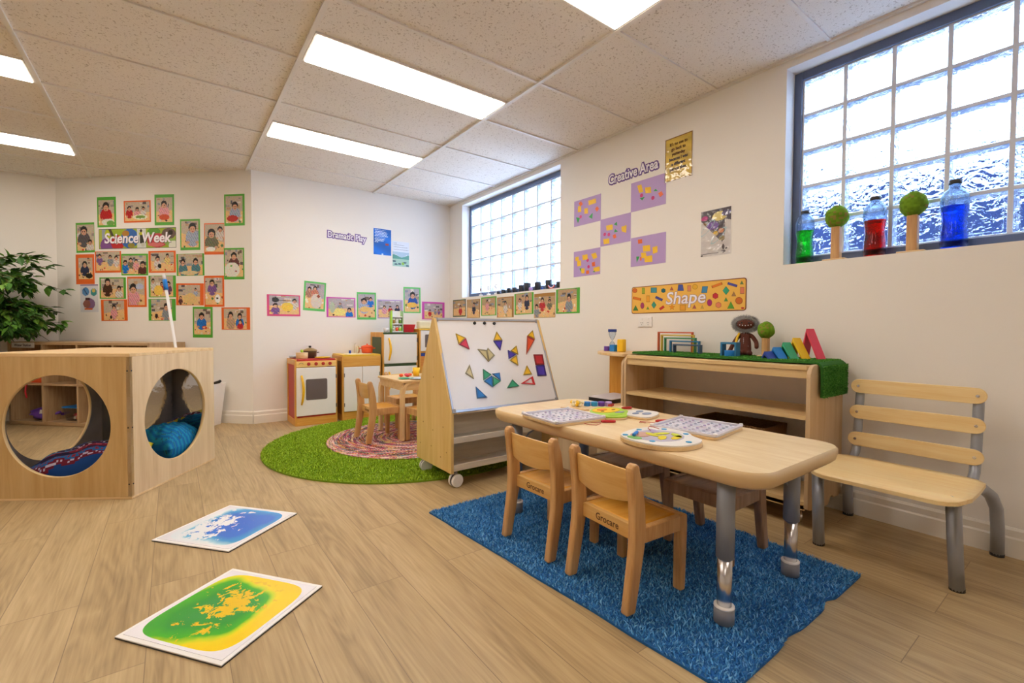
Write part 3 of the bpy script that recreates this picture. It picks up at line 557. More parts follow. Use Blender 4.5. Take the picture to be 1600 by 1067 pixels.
# science week banner
loc, rz = on_corner(1.219, 1.774)
t = thing('banner', 'long laminated banner reading Science Week over pictures of an apple and the earth', 'banner', loc, rz)
G().box(-.43, .43, -.0012, 0, -.1, .1).build('sheet', 'paper_white', t)
def fn(U, V):
    x = U*8.5; y = V*2; o = np.ones(U.shape+(3,))*(.62, .72, .2)
    def circ(cx, cy, r, c, ry=None): o[((x-cx)/r)**2+((y-cy)/(ry or r))**2 < 1] = c
    o[x < .75] = (.62, .66, .74); o[(x < .35)] = (.72, .76, .3); circ(.9, .35, .75, (.5, .3, .58)); circ(1.05, 1.5, .4, (.75, .78, .15))
    o[abs((x-1.7)+.5*(y-1)) < .16] = (.28, .26, .2); circ(2.1, .6, .75, (.76, .1, .12)); circ(2.0, .75, .28, (.9, .82, .78))
    circ(3.45, 1.0, .98, (.2, .42, .72)); circ(3.0, 1.5, .4, (.72, .5, .2), .3); circ(3.6, .3, .4, (.6, .55, .2), .25); circ(3.3, .9, .25, (.45, .55, .25))
    m = abs(x-4.75) < .5; o[m] = (.86, .88, .86); circ(4.7, 1.45, .22, (.75, .75, .2)); circ(4.7, 1.75, .14, (.2, .12, .1)); o[(abs(x-4.8) < .22) & (abs(y-.9) < .4)] = (.2, .2, .18); circ(4.9, .35, .2, (.8, .8, .75))
    circ(6.1, 1.65, .7, (.35, .6, .2), .35); circ(6.5, .75, 1.15, (.75, .25, .28), .7); circ(6.3, .35, .9, (.85, .45, .45), .2); circ(7.7, 1.4, .75, (.42, .34, .3), .55); circ(7.9, 1.5, .25, (.15, .12, .1)); circ(7.9, .55, .7, (.55, .7, .35), .35)
    o[(x-8.2)**2+(y-.2)**2 < .25] = (.92, .93, .88)
    e = (U < .006) | (U > .994) | (V < .03) | (V > .97); o[e] = (.25, .32, .25)
    return o
rasterize('print', .85, .194, 190, 44, fn, t, 'print_gloss', y=-.0018)
text_mesh('lettering_shadow', 'Science Week', .135, 'ink', t, (.004, -.0026, -.004), offset=.0034, shear=.12, sx=.93, extrude=.0003)
text_mesh('lettering', 'Science Week', .135, 'sign_text', t, (-.0, -.0040, .0), offset=.0034, shear=.12, sx=.93, extrude=.001)
# dramatic play wall
DP = 'photos along the dramatic play wall'
DRA = [(.881, 1.128, 'L', 'rose', (.02, .012, .018, .01), [(.2, .45, .9, PUR), (.85, .72, .8, WHT)], 'pink-backed photo of a yellow table, leftmost on the dramatic play wall', [(.2, .78, .12, .14, (.2, .2, .22)), (.6, .4, .2, .25, (.92, .78, .3))], -.3),
 (1.166, 1.23, 'P', 'card_leaf', (.016, .016, .024, .018), [(.2, .75, .6, (.7, .5, .4)), (.5, .8, .6, (.8, .5, .4))], 'green-backed photo tilted and set highest on the left of the dramatic play wall', [(.6, .3, .3, .3, (.85, .8, .75)), (.7, .5, .1, .06, (.6, .3, .2))], 3.),
 (1.427, 1.127, 'L', 'card_magenta', (.018, .012, .008, .012), [(.8, .35, .9, BLU), (.45, .7, .5, GRY)], 'magenta-backed photo with a child in bright blue, third on the dramatic play wall', [(.4, .25, .25, .2, (.92, .85, .5)), (.15, .5, .1, .3, (.7, .75, .65))], -.3),
 (1.696, 1.15, 'P', 'card_leaf', (.013, .016, .024, .02), [(.35, .68, .9, LTB), (.75, .78, .6, BLU)], 'green-backed photo of a seated child, directly left of the spice rack', [(.4, .35, .3, .12, (.9, .75, .45))], -.5),
 (1.963, 1.124, 'L', 'lavender', (.01, .012, .01, .012), [(.25, .6, .7, PNK), (.5, .6, .6, RED), (.8, .65, .7, NAV)], 'lavender-backed photo of a group, partly behind the spice rack', None, -.6),
 (2.224, 1.235, 'P', 'card_leaf', (.013, .018, .013, .018), [(.55, .7, 1., (.1, .3, .6))], 'green-backed photo of a child in blue set above the red bowl', [(.5, .3, .35, .12, (.92, .72, .3))], -.6),
 (2.495, 1.12, 'L', 'card_magenta', (.03, .03, .01, .02), [(.3, .5, .6, RED), (.6, .55, .5, GRY), (.8, .55, .5, PUR)], 'magenta-backed photo nearest the room corner, behind the whiteboard easel top', None, 0.)]
for i, (x, z, k, card, ins, kids, lb, ex, ti) in enumerate(DRA):
    w, h = (.21, .295) if k == 'P' else (.295, .208)
    photo(lb, on_back(x, z), w, h, card, ins, photo_fn(300+i, kids, aspect=AP if k == 'P' else AL, extras=ex, top=(.7, .66, .68)), DP, tilt=radians(ti))
# right wall strip under the far window
RS = 'photos under the far block window'
STR = [(4.694, 1.15, .297, .2, 'dark_green', (.012, .012, .012, .012), [(.6, .55, .9, RED)], 'dark green edged photo, leftmost under the far block window'),
 (4.381, 1.135, .275, .208, 'card_wood', (.012, .012, .004, .004), [(.55, .7, .9, NAV)], 'brown-edged photo of a child in navy, second under the far window'),
 (4.073, 1.15, .292, .2, 'card_green', (.02, .02, .008, .012), [(.4, .75, .9, PNK)], 'green-edged photo above a yellow table, third under the far window'),
 (3.77, 1.129, .288, .208, 'card_wood', (.014, .03, .004, .01), [(.55, .7, .9, WHT)], 'brown-edged photo with dark blots on the table, fourth under the far window'),
 (3.466, 1.152, .297, .205, 'card_green', (.025, .025, .008, .004), [(.25, .65, .8, WHT), (.7, .75, 1., NAV)], 'green-edged photo of two children across a table, fifth under the far window'),
 (3.162, 1.124, .293, .222, 'card_wood', (.004, .004, .004, .03), [(.12, .5, .9, GRY), (.4, .8, .9, RED), (.75, .75, .7, OLV)], 'brown-topped photo of several children around a table, sixth under the far window'),
 (2.86, 1.15, .291, .212, 'card_green', (.025, .035, .012, .006), [(.6, .6, 1.2, GRY)], 'green-edged photo of one child in grey, rightmost under the far window')]
for i, (y, z, w, h, card, ins, kids, lb) in enumerate(STR):
    photo(lb, on_right(y, z), w, h, card, ins, photo_fn(500+i, kids, aspect=AL, top=(.72, .6, .45), hor=.5), RS, tilt=radians([0, .5, 0, 0, -.5, 0, 0][i]))
# word signs: a purple cut-out border behind white letters
def word_sign(label, place, body, size, sx, tilt):
    loc, rz = place
    t = thing('word_sign', label, 'sign', loc, rz, ry=tilt)
    text_mesh('border', body, size, 'sign_purple', t, (0, -.0012, 0), offset=.011, extrude=.0011, sx=sx)
    text_mesh('lettering', body, size, 'sign_text', t, (0, -.0034, 0), offset=.0015, extrude=.0008, sx=sx)
    return t
word_sign('purple and white cut-out words Dramatic Play on the back wall', on_back(1.49, 1.868), 'Dramatic Play', .088, .80, radians(1.5))
word_sign('purple and white cut-out words Creative Area above the lavender papers', on_right(2.19, 2.054), 'Creative Area', .098, .80, radians(-1.0))
# blue text poster and mountain poster
loc, rz = on_back(1.874, 1.859)
t = thing('poster', 'blue text poster on the dramatic play wall, right of the words Dramatic Play', 'poster', loc, rz)
G().box(-.103, .103, -.0012, 0, -.145, .145).build('sheet', 'paper_white', t)
def fn(U, V):
    o = np.ones(U.shape+(3,))*(.08, .38, .72); o *= (1+.12*np.sin(V*9+U*3))[..., None]
    for k in range(9):
        y = .95-.058*k; L = [.6, .66, .72, .68, .75, .62, .58, .5, .2][k]
        o[(abs(V-y) < .012) & (U > .06) & (U < .06+L) & ((U*41+k*3).astype(int) % 6 != 0)] = (.86, .92, .98)
    o[(abs(U-.76) < .1) & (abs(V-.42) < .04)] = (.6, .25, .25); o[(abs(U-.5) < .05) & (V < .05)] = (.8, .9, 1)
    return o
rasterize('print', .200, .284, 42, 72, fn, t)
loc, rz = on_back(2.088, 1.747)
t = thing('poster', 'white poster with lines of text above a green mountain valley', 'poster', loc, rz)
G().box(-.1, .1, -.0012, 0, -.141, .141).build('sheet', 'paper_white', t)
def fn(U, V):
    o = np.ones(U.shape+(3,))*(.90, .93, .98)
    for y, L in ((.93, .2), (.86, .62), (.77, .85), (.68, .88)): o[(abs(V-y) < .011) & (U > .08) & (U < .08+L) & ((U*40).astype(int) % 5 != 0)] = (.55, .58, .66)
    m = (V < .58) & (V > .4+.08*np.sin(U*9)); o[m] = (.70, .80, .88)
    m = (V < .42+.05*np.sin(U*7+1)) & (V > .28); o[m] = (.35, .60, .55); o[(V <= .3)] = (.66, .80, .74)
    o[((U-.62)/.08)**2+((V-.12)/.06)**2 < 1] = (.55, .72, .25)
    for x, y in ((.1, .2), (.2, .08), (.75, .17), (.9, .05), (.42, .1)): o[((U-x)/.1)**2+((V-y)/.035)**2 < 1] = (.28, .38, .42)
    return o
rasterize('print', .196, .278, 40, 60, fn, t)
# yellow quote poster
loc, rz = on_right(1.809, 2.052)
t = thing('poster', 'glossy yellow quote poster high on the wall above the lavender papers', 'poster', loc, rz)
G().box(-.106, .106, -.0012, 0, -.147, .147).build('sheet', 'paper_white', t)
def fn(U, V):
    o = np.ones(U.shape+(3,))*(.83, .70, .26); o *= (1+.06*np.sin(V*14+U*5))[..., None]
    o[(U < .03) | (U > .97) | (V < .02) | (V > .98)] = (.55, .40, .15); return o
rasterize('print', .204, .287, 30, 42, fn, t, 'print_gloss')
for k, tx in enumerate(("It's no use to", 'go back to', 'yesterday', 'because I was', 'a different', 'person then.')):
    text_mesh('lettering', tx, .029, 'print_brown' if k < 3 else 'ink', t, (0, -.003, .098-.033*k), offset=.0008, extrude=.0004, sx=.86)
# planet poster
loc, rz = on_right(1.541, 1.5135)
t = thing('poster', 'glossy poster with a dark wedge of planets, right of the lavender papers', 'poster', loc, rz)
G().box(-.1, .1, -.0012, 0, -.146, .146).build('sheet', 'paper_white', t)
def fn(U, V):
    o = np.ones(U.shape+(3,))*(.80, .78, .78)
    wd = (V > .27+.62*abs(U-.72)*1.15) & (V > .25) & (U < .8+.0*V) | (V > .72+.2*(1-U)) ; wd &= (V > .55-.42*U)
    o[wd] = (.28, .25, .30)
    def el(x, y, a, b, c, m=None):
        q = ((U-x)/a)**2+((V-y)/b)**2 < 1
        if m is not None: q &= m
        o[q] = c
    el(.12, .84, .12, .05, (.72, .15, .5), wd); el(.4, .66, .2, .09, (.42, .28, .62), wd); el(.62, .84, .24, .1, (.85, .78, .48), wd); el(.85, .88, .16, .06, (.35, .32, .48), wd)
    el(.5, .48, .09, .05, (.82, .66, .15), wd); el(.68, .52, .09, .05, (.82, .5, .3), wd); el(.7, .36, .1, .06, (.5, .42, .2), wd); el(.08, .7, .12, .05, (.5, .38, .25), wd)
    for x0, y0 in ((.22, .62), (.6, .42)):
        d = ((U-x0)*1.1+(V-y0)*.9); e = (-(U-x0)*.75+(V-y0)*1.2); q = (d/.42)**2+(e/.11)**2; o[(q < 1) & (q > .72)] = (.62, .74, .78)
    o[(abs(V-.06-.0*U) < .006) & (U < .6)] = (.3, .3, .35); o[(abs(U-.04) < .04) & (abs(V-.03) < .012)] = (.15, .15, .15)
    el(.76, .17, .04, .06, (.3, .28, .3)); el(.86, .13, .03, .02, (.25, .25, .3)); el(.76, .07, .08, .03, (.4, .38, .4))
    return o
rasterize('print', .194, .285, 56, 82, fn, t, 'print_gloss')
# lavender papers with glued shapes
ACOL = {'y': 'yellow', 'o': 'card_orange', 'm': 'magenta', 'g': 'green'}
alab = ['lavender paper with coloured paper shapes, upper left of the five', 'lavender paper with coloured paper shapes, top right directly under the word Area', 'lavender paper with coloured paper shapes, the middle one touching four others',
        'lavender paper with coloured paper shapes, lower left of the five', 'lavender paper with coloured paper shapes, lower right with clustered yellow pieces']
for k, (cy, cz, sh) in enumerate(ART):
    loc, rz = on_right(cy, cz)
    t = thing('artwork', alab[k], 'artwork', loc, rz, 'lavender artworks in a chequered layout')
    G().box(-.148, .148, -.0012, 0, -.105, .105).build('sheet', 'lavender', t)
    for j, (c, P) in enumerate(sh):
        if not isinstance(P[0], list): P = [[P[0]+.0135*cos(a), P[1]+.0135*sin(a)] for a in [2*pi*i/14 for i in range(14)]]
        y = -.0018-.0003*(j % 3)
        G().prism([(p[0], p[1]) for p in P], 'y', y, -.0012).build('paper_shape', ACOL[c], t)
# shape banner
loc, rz = on_right(1.762, 1.1215)
t = thing('banner', 'long yellow banner reading Shape, printed with geometric shapes', 'banner', loc, rz)
def rrect(w, h, r, n=5):
    P = []
    for cx, cy, a0 in ((w/2-r, -h/2+r, -90), (w/2-r, h/2-r, 0), (-w/2+r, h/2-r, 90), (-w/2+r, -h/2+r, 180)):
        P += [(cx+r*cos(radians(a0+90*i/n)), cy+r*sin(radians(a0+90*i/n))) for i in range(n+1)]
    return P
plain('banner_yellow', hx('#f0bc52'), .3); plain('banner_edge', hx('#7a3428'), .3)
G().prism(rrect(.836, .194, .015), 'y', -.0012, 0).build('border', 'banner_edge', t)
G().prism(rrect(.826, .184, .012), 'y', -.0016, -.0012).build('sheet', 'banner_yellow', t)
gs = G()
for h, P in BAN:
    P = [(p[0], p[1]) for p in P]; cx = sum(p[0] for p in P)/len(P); cz = sum(p[1] for p in P)/len(P); c = hx(h)
    big = [(cx+(p[0]-cx)*1.0, cz+(p[1]-cz)*1.0) for p in P]; sm = [(cx+(p[0]-cx)*.84, cz+(p[1]-cz)*.84) for p in P]
    gs.prism(big, 'y', -.0019, -.0016, col=tuple(x*.55 for x in c)); gs.prism(sm, 'y', -.0021, -.0019, col=c)
gs.build('print', 'print', t)
text_mesh('lettering_border', 'Shape', .115, 'indigo', t, (.015, -.0024, -.004), offset=.003, extrude=.0003, shear=.15, sx=1.08)
text_mesh('lettering', 'Shape', .115, 'sign_text', t, (.015, -.0032, -.004), offset=.0012, extrude=.0004, shear=.15, sx=1.08)
# power outlet
loc, rz = on_right(2.0565, .964)
t = thing('power_outlet', 'white double power outlet on the wall under the Shape banner', 'outlet', loc, rz)
G().box(-.058, .058, -.008, 0, -.036, .036).build('plate', 'white_plastic', t, bevel=.003)
for x in (-.028, .028):
    G().box(x-.007, x+.007, -.0115, -.008, .014, .026).build('switch', 'white_plastic', t, bevel=.001)
    s = G().cyl((x, -.0095, -.010), (x, -.008, -.010), .019, n=20).build('socket', 'white_plastic', t)
    q = G()
    for dx, dz, a in ((-.006, .004, .5), (.006, .004, -.5), (0, -.009, 0)): q.box(-.0012, .0012, -.0102, -.0092, -.004, .004, M=Matrix.Translation((x+dx, 0, -.010+dz)) @ Matrix.Rotation(a, 4, 'Y'))
    q.build('slots', 'dark_plastic', s)
# ================================================================== furniture
def arc(cx, cy, r, a0, a1, n=6): return [(cx+r*cos(radians(a0+(a1-a0)*i/n)), cy+r*sin(radians(a0+(a1-a0)*i/n))) for i in range(n+1)]
# ---- activity table
TX0, TX1, TY0, TY1, TZ = 1.278, 1.888, .578, 1.915, .51
t = thing('activity_table', 'long low wooden-topped table with grey adjustable legs on the blue rug', 'table', ((TX0+TX1)/2, (TY0+TY1)/2, 0))
hw, hl = (TX1-TX0)/2, (TY1-TY0)/2
P = []
for cx, cy, a0 in ((hw-.085, -hl+.085, -90), (hw-.085, hl-.085, 0), (-hw+.085, hl-.085, 90), (-hw+.085, -hl+.085, 180)): P += arc(cx, cy, .085, a0, a0+90, 8)
ins = lambda d: [(p[0]*(1-d/hw), p[1]*(1-d/hl)) for p in P]
G().prism(ins(.006), 'z', TZ-.004, TZ).build('tabletop', 'table_top', t)
g = G(); n = len(P); prof = [(.006, TZ-.001), (.001, TZ-.006), (0, TZ-.02), (.006, TZ-.042), (.016, TZ-.052)]
vs = []; 
for d, z in prof: vs += [(p[0], p[1], z) for p in ins(d)]
fs = [(i*n+k, i*n+(k+1) % n, (i+1)*n+(k+1) % n, (i+1)*n+k) for i in range(len(prof)-1) for k in range(n)]+[tuple(range((len(prof)-1)*n, len(prof)*n))]
g.add(vs, fs, [True]*(len(fs)-1)+[False]).build('edge_band', 'table_edge', t)
for sx, sy in ((-1, -1), (1, -1), (-1, 1), (1, 1)):
    x, y = sx*(hw-.074), sy*(hl-.142)
    leg = G().cyl((x, y, .215), (x, y, TZ-.052), .0265, n=20).build('leg', 'grey_metal', t)
    G().cyl((x, y, .02), (x, y, .215), .0215, n=20).build('inner_tube', 'chrome', leg)
    G().lathe([(.030, .014), (.030, .058), (.027, .064), (.0215, .066)], 20, (x, y, 0)).build('foot', 'grey_plastic', leg)
    G().lathe([(.0285, .060), (.0303, .062), (.0303, .066), (.0225, .0675)], 20, (x, y, 0)).build('foot_ring', 'white_plastic', leg)
    G().tube([(x-sx*.02, y, .34), (x-sx*.05, y-sy*.03, .40), (x-sx*.10, y-sy*.10, TZ-.055)], .004, 8).build('brace', 'grey_metal', t)

# ---- toddler chairs
def chair_proto(loc, rz, label, mats=('beech_z', 'seat_ply', 'back_ply'), group='toddler chairs around the activity table'):
    t = thing('toddler_chair', label, 'chair', loc, rz, group)
    post, seat, back = mats
    def outline(w):
        # side view of the rear post: foot splays back, top leans back
        ctr = [(-.038, 0), (-.020, .10), (-.004, .20), (0, .26), (-.004, .34), (-.016, .42), (-.024, .452)]
        wd = [.040, .046, .052, .054, .052, .046, .040]
        L = [(c[0]-w_/2, c[1]) for c, w_ in zip(ctr, wd)]; R = [(c[0]+w_/2, c[1]) for c, w_ in zip(ctr, wd)]
        top = [(-.024+.020*cos(radians(a)), .452+.024*sin(radians(a))) for a in (25, 60, 90, 120, 155)]
        return R+top+L[::-1]
    for sy in (-1, 1):
        y0 = sy*.155; a, b = sorted((y0, y0-sy*.032))
        G().prism(outline(0), 'y', a, b).build('rear_post', post, t, bevel=.008, seg=3)
        a, b = sorted((sy*.150, sy*.116))
        G().prism([(.205, 0), (.232, 0), (.240, .20), (.240, .262), (.205, .262)], 'y', a, b).build('front_leg', post, t, bevel=.006)
        a, b = sorted((sy*.150, sy*.126))
        G().box(.02, .21, a, b, .212, .262).build('side_rail', post, t, bevel=.003)
    rr = G().box(.004, .024, -.123, .123, .212, .262).build('rear_rail', 'back_ply' if post == 'beech_z' else post, t, bevel=.002)
    if post == 'beech_z': text_mesh('engraving', 'Grocare', .034, 'print_brown', rr, (.0036, -.0, .237), rot=(pi/2, 0, -pi/2), offset=.0003, extrude=.0002, sx=.95)
    G().box(.214, .236, -.117, .117, .212, .262).build('front_rail', post, t, bevel=.002)
    g = G(); N = 10; vs = []                                      # shallow dished seat
    for i in range(N+1):
        for j in range(N+1):
            u, v = i/N, j/N; d = .007*(1-(2*u-1)**2)*(1-(2*v-1)**4); vs.append((.022+.196*u, -.126+.252*v, .259-d))
    lo = [(p[0], p[1], .245) for p in vs]; m = N+1
    f = [(i*m+j, (i+1)*m+j, (i+1)*m+j+1, i*m+j+1) for i in range(N) for j in range(N)]
    k = len(vs); edge = [i for i in range(m)]+[i*m+N for i in range(1, m)]+[N*m+j for j in range(N-1, -1, -1)]+[i*m for i in range(N-1, 0, -1)]
    f2 = [tuple(reversed([q+k for q in ff])) for ff in f]+[(edge[i], edge[(i+1) % len(edge)], edge[(i+1) % len(edge)]+k, edge[i]+k) for i in range(len(edge))]
    G().add(vs+lo, f+f2, [True]*len(f)+[False]*len(f2)).build('seat', seat, t)
    g = G(); N = 14; vs = []                                      # curved back panel, lower edge dips in the middle
    for i in range(N+1):
        v = -1+2*i/N; y = v*.128; x = -.030-.014*(1-v*v)+.004; zb = .345+.004*(v*v)-.012*(1-v*v); zt = .449+.004*(1-v*v)
        for dx in (-.0045, .0045): vs += [(x+dx+(-.0)*1, y, zb), (x+dx-.010, y, zt)]
    for i in range(N):
        a = i*4; b = a+4
        g.add([], []); 
    fs = []
    for i in range(N):
        a = i*4; b = a+4
        fs += [(a, b, b+1, a+1), (a+2, a+3, b+3, b+2), (a+1, b+1, b+3, a+3), (a, a+2, b+2, b)]
    fs += [(0, 1, 3, 2), (N*4, N*4+2, N*4+3, N*4+1)]
    sm = [True, True, False, False]*N+[False, False]
    g.add([(p[0]+.014, p[1], p[2]) for p in vs], fs, sm).build('backrest', back, t, bevel=.002)
    return t
Z0 = .014
ch = chair_proto((1.190, 1.055, Z0), radians(-4), 'wooden toddler chair nearest the camera, seat pulled slightly out from the table')
ch2 = dup(ch, 'wooden toddler chair on the near side of the table, the left of two', (1.196, 1.450, Z0), radians(1))
wood('shade_z', hx('#96765a'), hx('#b39074'), 'Z', scale=14); wood('shade_x', hx('#a58368'), hx('#bd9a7e'), 'X', scale=14)  # darker copies of the chair wood, shade beyond the table put into the colour
chb = chair_proto((1.905, 1.015, Z0), radians(180), 'shade-toned wooden toddler chair beyond the table, seat visible behind the nearest table leg', ('shade_z', 'shade_x', 'shade_x'))
chc = dup(chb, 'shade-toned wooden toddler chair behind the table, only its back showing below the tabletop edge', (1.900, 1.46, Z0), radians(180))
chd = dup(ch, 'small wooden chair on the braided rug, left of the small square table', (1.226, 3.565, .03), radians(0), group='toddler chairs around the play kitchen table')
che = dup(ch, 'wooden chair partly hidden by the easel end, right of the small square table', (1.64, 3.17, .03), radians(97), group='toddler chairs around the play kitchen table')
chf = dup(ch, 'wooden chair behind the small square table, in front of the white play fridge', (1.72, 4.05, .03), radians(-90), group='toddler chairs around the play kitchen table')

# ---- small bentwood table in the play kitchen
t = thing('play_table', 'small square birch table with bent legs standing on the braided rug', 'table', (1.70, 3.61, .03))
G().box(-.275, .275, -.255, .255, .452, .470).build('tabletop', 'birch_x', t, bevel=.004)
for y in (-.235, .235): G().box(-.24, .24, y-.008, y+.008, .392, .452).build('apron', 'birch_x', t)
for x in (-.255, .255): G().box(x-.008, x+.008, -.235, .235, .392, .452).build('apron', 'birch_x', t)
for sx in (-1, 1):
    for sy in (-1, 1):
        x, y = sx*.272, sy*.252
        P = [(0, 0), (.026, 0), (.030, .37), (.045, .425), (.09, .446), (.09, .462), (.035, .448), (.006, .41), (0, .37)]
        a, b = sorted((y, y-sy*.045))
        G().prism([(x-sx*p[0], p[1]) for p in P], 'y', a, b).build('leg', 'birch_z', t, bevel=.003)

# ---- cube hide-out
cw = .74; rzc = atan2(.835, .551)-pi/2      # local y runs away from the viewer along the right-hand face
rzc = atan2(-.551, .835)                    # local x: along the left-hand face from left to right
t = thing('play_cube', 'large birch plywood cube with round openings in its sides', 'play cube', (-.181-.835*cw/2+.551*cw/2, 3.12+.551*cw/2+.835*cw/2, 0), rzc)
H = .772; h2 = cw/2; cz0 = .39; R0 = .270
def holed(name, M, mat):
    g = G(); n = 64; th = .018
    def sq(a):
        c_, s_ = cos(a), sin(a); 
        hx_, lo, hi = h2-.0, -cz0+.012, H-.018-cz0
        tx = hx_/abs(c_) if abs(c_) > 1e-9 else 1e9; tz = (hi if s_ > 0 else -lo)/abs(s_) if abs(s_) > 1e-9 else 1e9
        k = min(tx, tz); return (k*c_, cz0+k*s_)
    angs = sorted(set([2*pi*i/n for i in range(n)]+[atan2(zz, xx) % (2*pi) for xx in (-h2, h2) for zz in (-cz0+.012, H-.018-cz0)]))
    m = len(angs); vs = []
    for y in (0, th):
        vs += [M @ Vector((sq(a)[0], y, sq(a)[1])) for a in angs]+[M @ Vector((R0*cos(a), y, cz0+R0*sin(a))) for a in angs]
    fs = []; sm = []
    for k in range(m):
        j = (k+1) % m
        fs += [(k, j, m+j, m+k), (2*m+k, 3*m+k, 3*m+j, 2*m+j), (k, 2*m+k, 2*m+j, j), (m+k, m+j, 3*m+j, 3*m+k)]; sm += [False, False, False, True]
    p = g.add(vs, fs, sm).build(name, mat, t)
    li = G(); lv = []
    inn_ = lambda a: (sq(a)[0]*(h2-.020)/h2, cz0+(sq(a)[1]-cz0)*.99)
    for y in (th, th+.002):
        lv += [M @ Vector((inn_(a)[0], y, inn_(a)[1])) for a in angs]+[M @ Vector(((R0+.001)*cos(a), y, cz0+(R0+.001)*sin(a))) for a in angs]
    li.add(lv, fs).build('inner_face', 'inner_grey', p)  # thin grey-brown skin that colours the panel's inner side
    e = G(); 
    vs = []
    for rr_, y in ((R0, .001), (R0-.0025, .004), (R0-.0025, th-.004), (R0, th-.001)): vs += [M @ Vector((rr_*cos(a), y, cz0+rr_*sin(a))) for a in [2*pi*i/64 for i in range(64)]]
    e.add(vs, [(i*64+k, i*64+(k+1) % 64, (i+1)*64+(k+1) % 64, (i+1)*64+k) for i in range(3) for k in range(64)], True).build('opening_edge', 'ply_light', p)
plain('ply_light', hx('#e2c48c'), .4)
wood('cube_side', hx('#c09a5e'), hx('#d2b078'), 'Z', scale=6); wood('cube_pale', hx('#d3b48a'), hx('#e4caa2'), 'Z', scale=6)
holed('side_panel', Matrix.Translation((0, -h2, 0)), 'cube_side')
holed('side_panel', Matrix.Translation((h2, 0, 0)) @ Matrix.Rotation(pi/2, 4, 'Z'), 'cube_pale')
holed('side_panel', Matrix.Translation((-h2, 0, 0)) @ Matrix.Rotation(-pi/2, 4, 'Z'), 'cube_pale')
bpn = G().box(-h2+.018, h2-.018, h2-.018, h2, .012, H-.018).build('back_panel', 'cube_side', t)
G().box(-h2+.021, h2-.021, h2-.021, h2-.018, .013, H-.020).build('mirror', 'mirror', bpn)
G().box(-h2-.001, h2+.001, -h2-.001, h2+.001, H-.018, H).build('top_panel', 'birch_x', t, bevel=.002)
G().box(-h2-.001, h2+.001, -h2-.001, h2+.001, 0, .012).build('base_edge', 'birch_x', t, bevel=.002)
s = G()
for z in (.08, .38, .68):
    s.cyl((h2-.012, -h2-.0012, z), (h2-.012, -h2+.001, z), .004, n=10); s.cyl((h2+.0012, -h2+.012, z), (h2-.001, -h2+.012, z), .004, n=10)
s.build('screw', 'dark_plastic', t)
CUBE = t
def cube_pt(x, y, z):                       # point inside the cube in world coordinates
    c_, s_ = cos(rzc), sin(rzc); return (t.location.x+x*c_-y*s_, t.location.y+x*s_+y*c_, z)

# ---- cushions
def cushion(name, label, loc, rz, w, d, h, colf, ry=0., rx=0.):
    g = G(); n, m = 60, 40; vs = []; cs = []
    for side in (1, -1):
        for j in range(m+1):
            for i in range(n+1):
                u, v = -1+2*i/n, -1+2*j/m
                e = max(0., (1-abs(u)**3.2))**.55*max(0., (1-abs(v)**3.2))**.55
                pinch = 1-.05*(abs(u)*abs(v))**.5
                wr = .006*sin(u*9+v*4)*e+.004*sin(v*17-u*5)*e
                vs.append((u*w/2*(1-.06*(1-v*v)*0)*pinch*(1-.05*(1-abs(u))*0), v*d/2*pinch, side*(e*h/2+wr)))
    k = (n+1)*(m+1); fs = []; col = []
    for sd in (0, 1):
        for j in range(m):
            for i in range(n):
                a = sd*k+j*(n+1)+i; q = (a, a+1, a+n+2, a+n+1); fs.append(q if sd == 0 else tuple(reversed(q))); col.append(colf((i+.5)/n, (j+.5)/m, sd))
    g.add(vs, fs, True, col)
    o = g.build(name, 'dyed', None, loc=loc, rot=(rx, ry, rz)); return tag(o, label, 'cushion')
rs = np.random.RandomState(3)
def blue_c(u, v, s):
    k = .5+.5*sin(u*70+8*sin(v*6)); a = np.array(hx('#0f5f9a')); b = np.array(hx('#1c86a6')); c = np.array(hx('#2a5f6a')); return tuple(a*k+(b if rs.rand() > .2 else c)*(1-k))
pal = [hx(h) for h in ('#16407f', '#6a1a2e', '#1f5f9e', '#241a3a', '#7a2236', '#2a78a8', '#3a1c34', '#c9b23a')]
def strip_c(u, v, s):
    y = v*12+.22*sin(u*26)+.5*sin(u*5); i = int(y) % 8; f = y % 1
    if v > .84: return hx('#d6c02c') if int(u*24) % 3 else hx('#3a8a8a')
    if i in (1, 4, 6) and abs(f-.5-.22*sin(u*60)) < .10: return hx('#b9b2cc') if i != 4 else hx('#b84a58')
    if i == 2 and int(u*50) % 2 and abs(f-.5) < .2: return hx('#8a2c3c')
    return pal[i]
cushion('cushion', 'dark patterned cushion with red, blue and yellow bands inside the cube', cube_pt(-.02, -.165, .128), rzc+radians(6), .56, .32, .22, strip_c, ry=radians(-13), rx=radians(6))
cushion('cushion', 'plain teal blue cushion lying inside the cube by its right-hand opening', cube_pt(.185, .17, .150), rzc+radians(86), .34, .31, .27, blue_c, rx=radians(-6))
G_m = G().box(-.17, .17, -.17, .17, 0, .01)
plain('olive_cloth', hx('#4c5a2c'), .9, bump=.4)
o = G_m.build('floor_mat', 'olive_cloth', None, bevel=.004, loc=cube_pt(.17, -.02, .013), rot=(0, 0, rzc)); tag(o, 'small olive mat under the blue cushion inside the cube', 'mat')

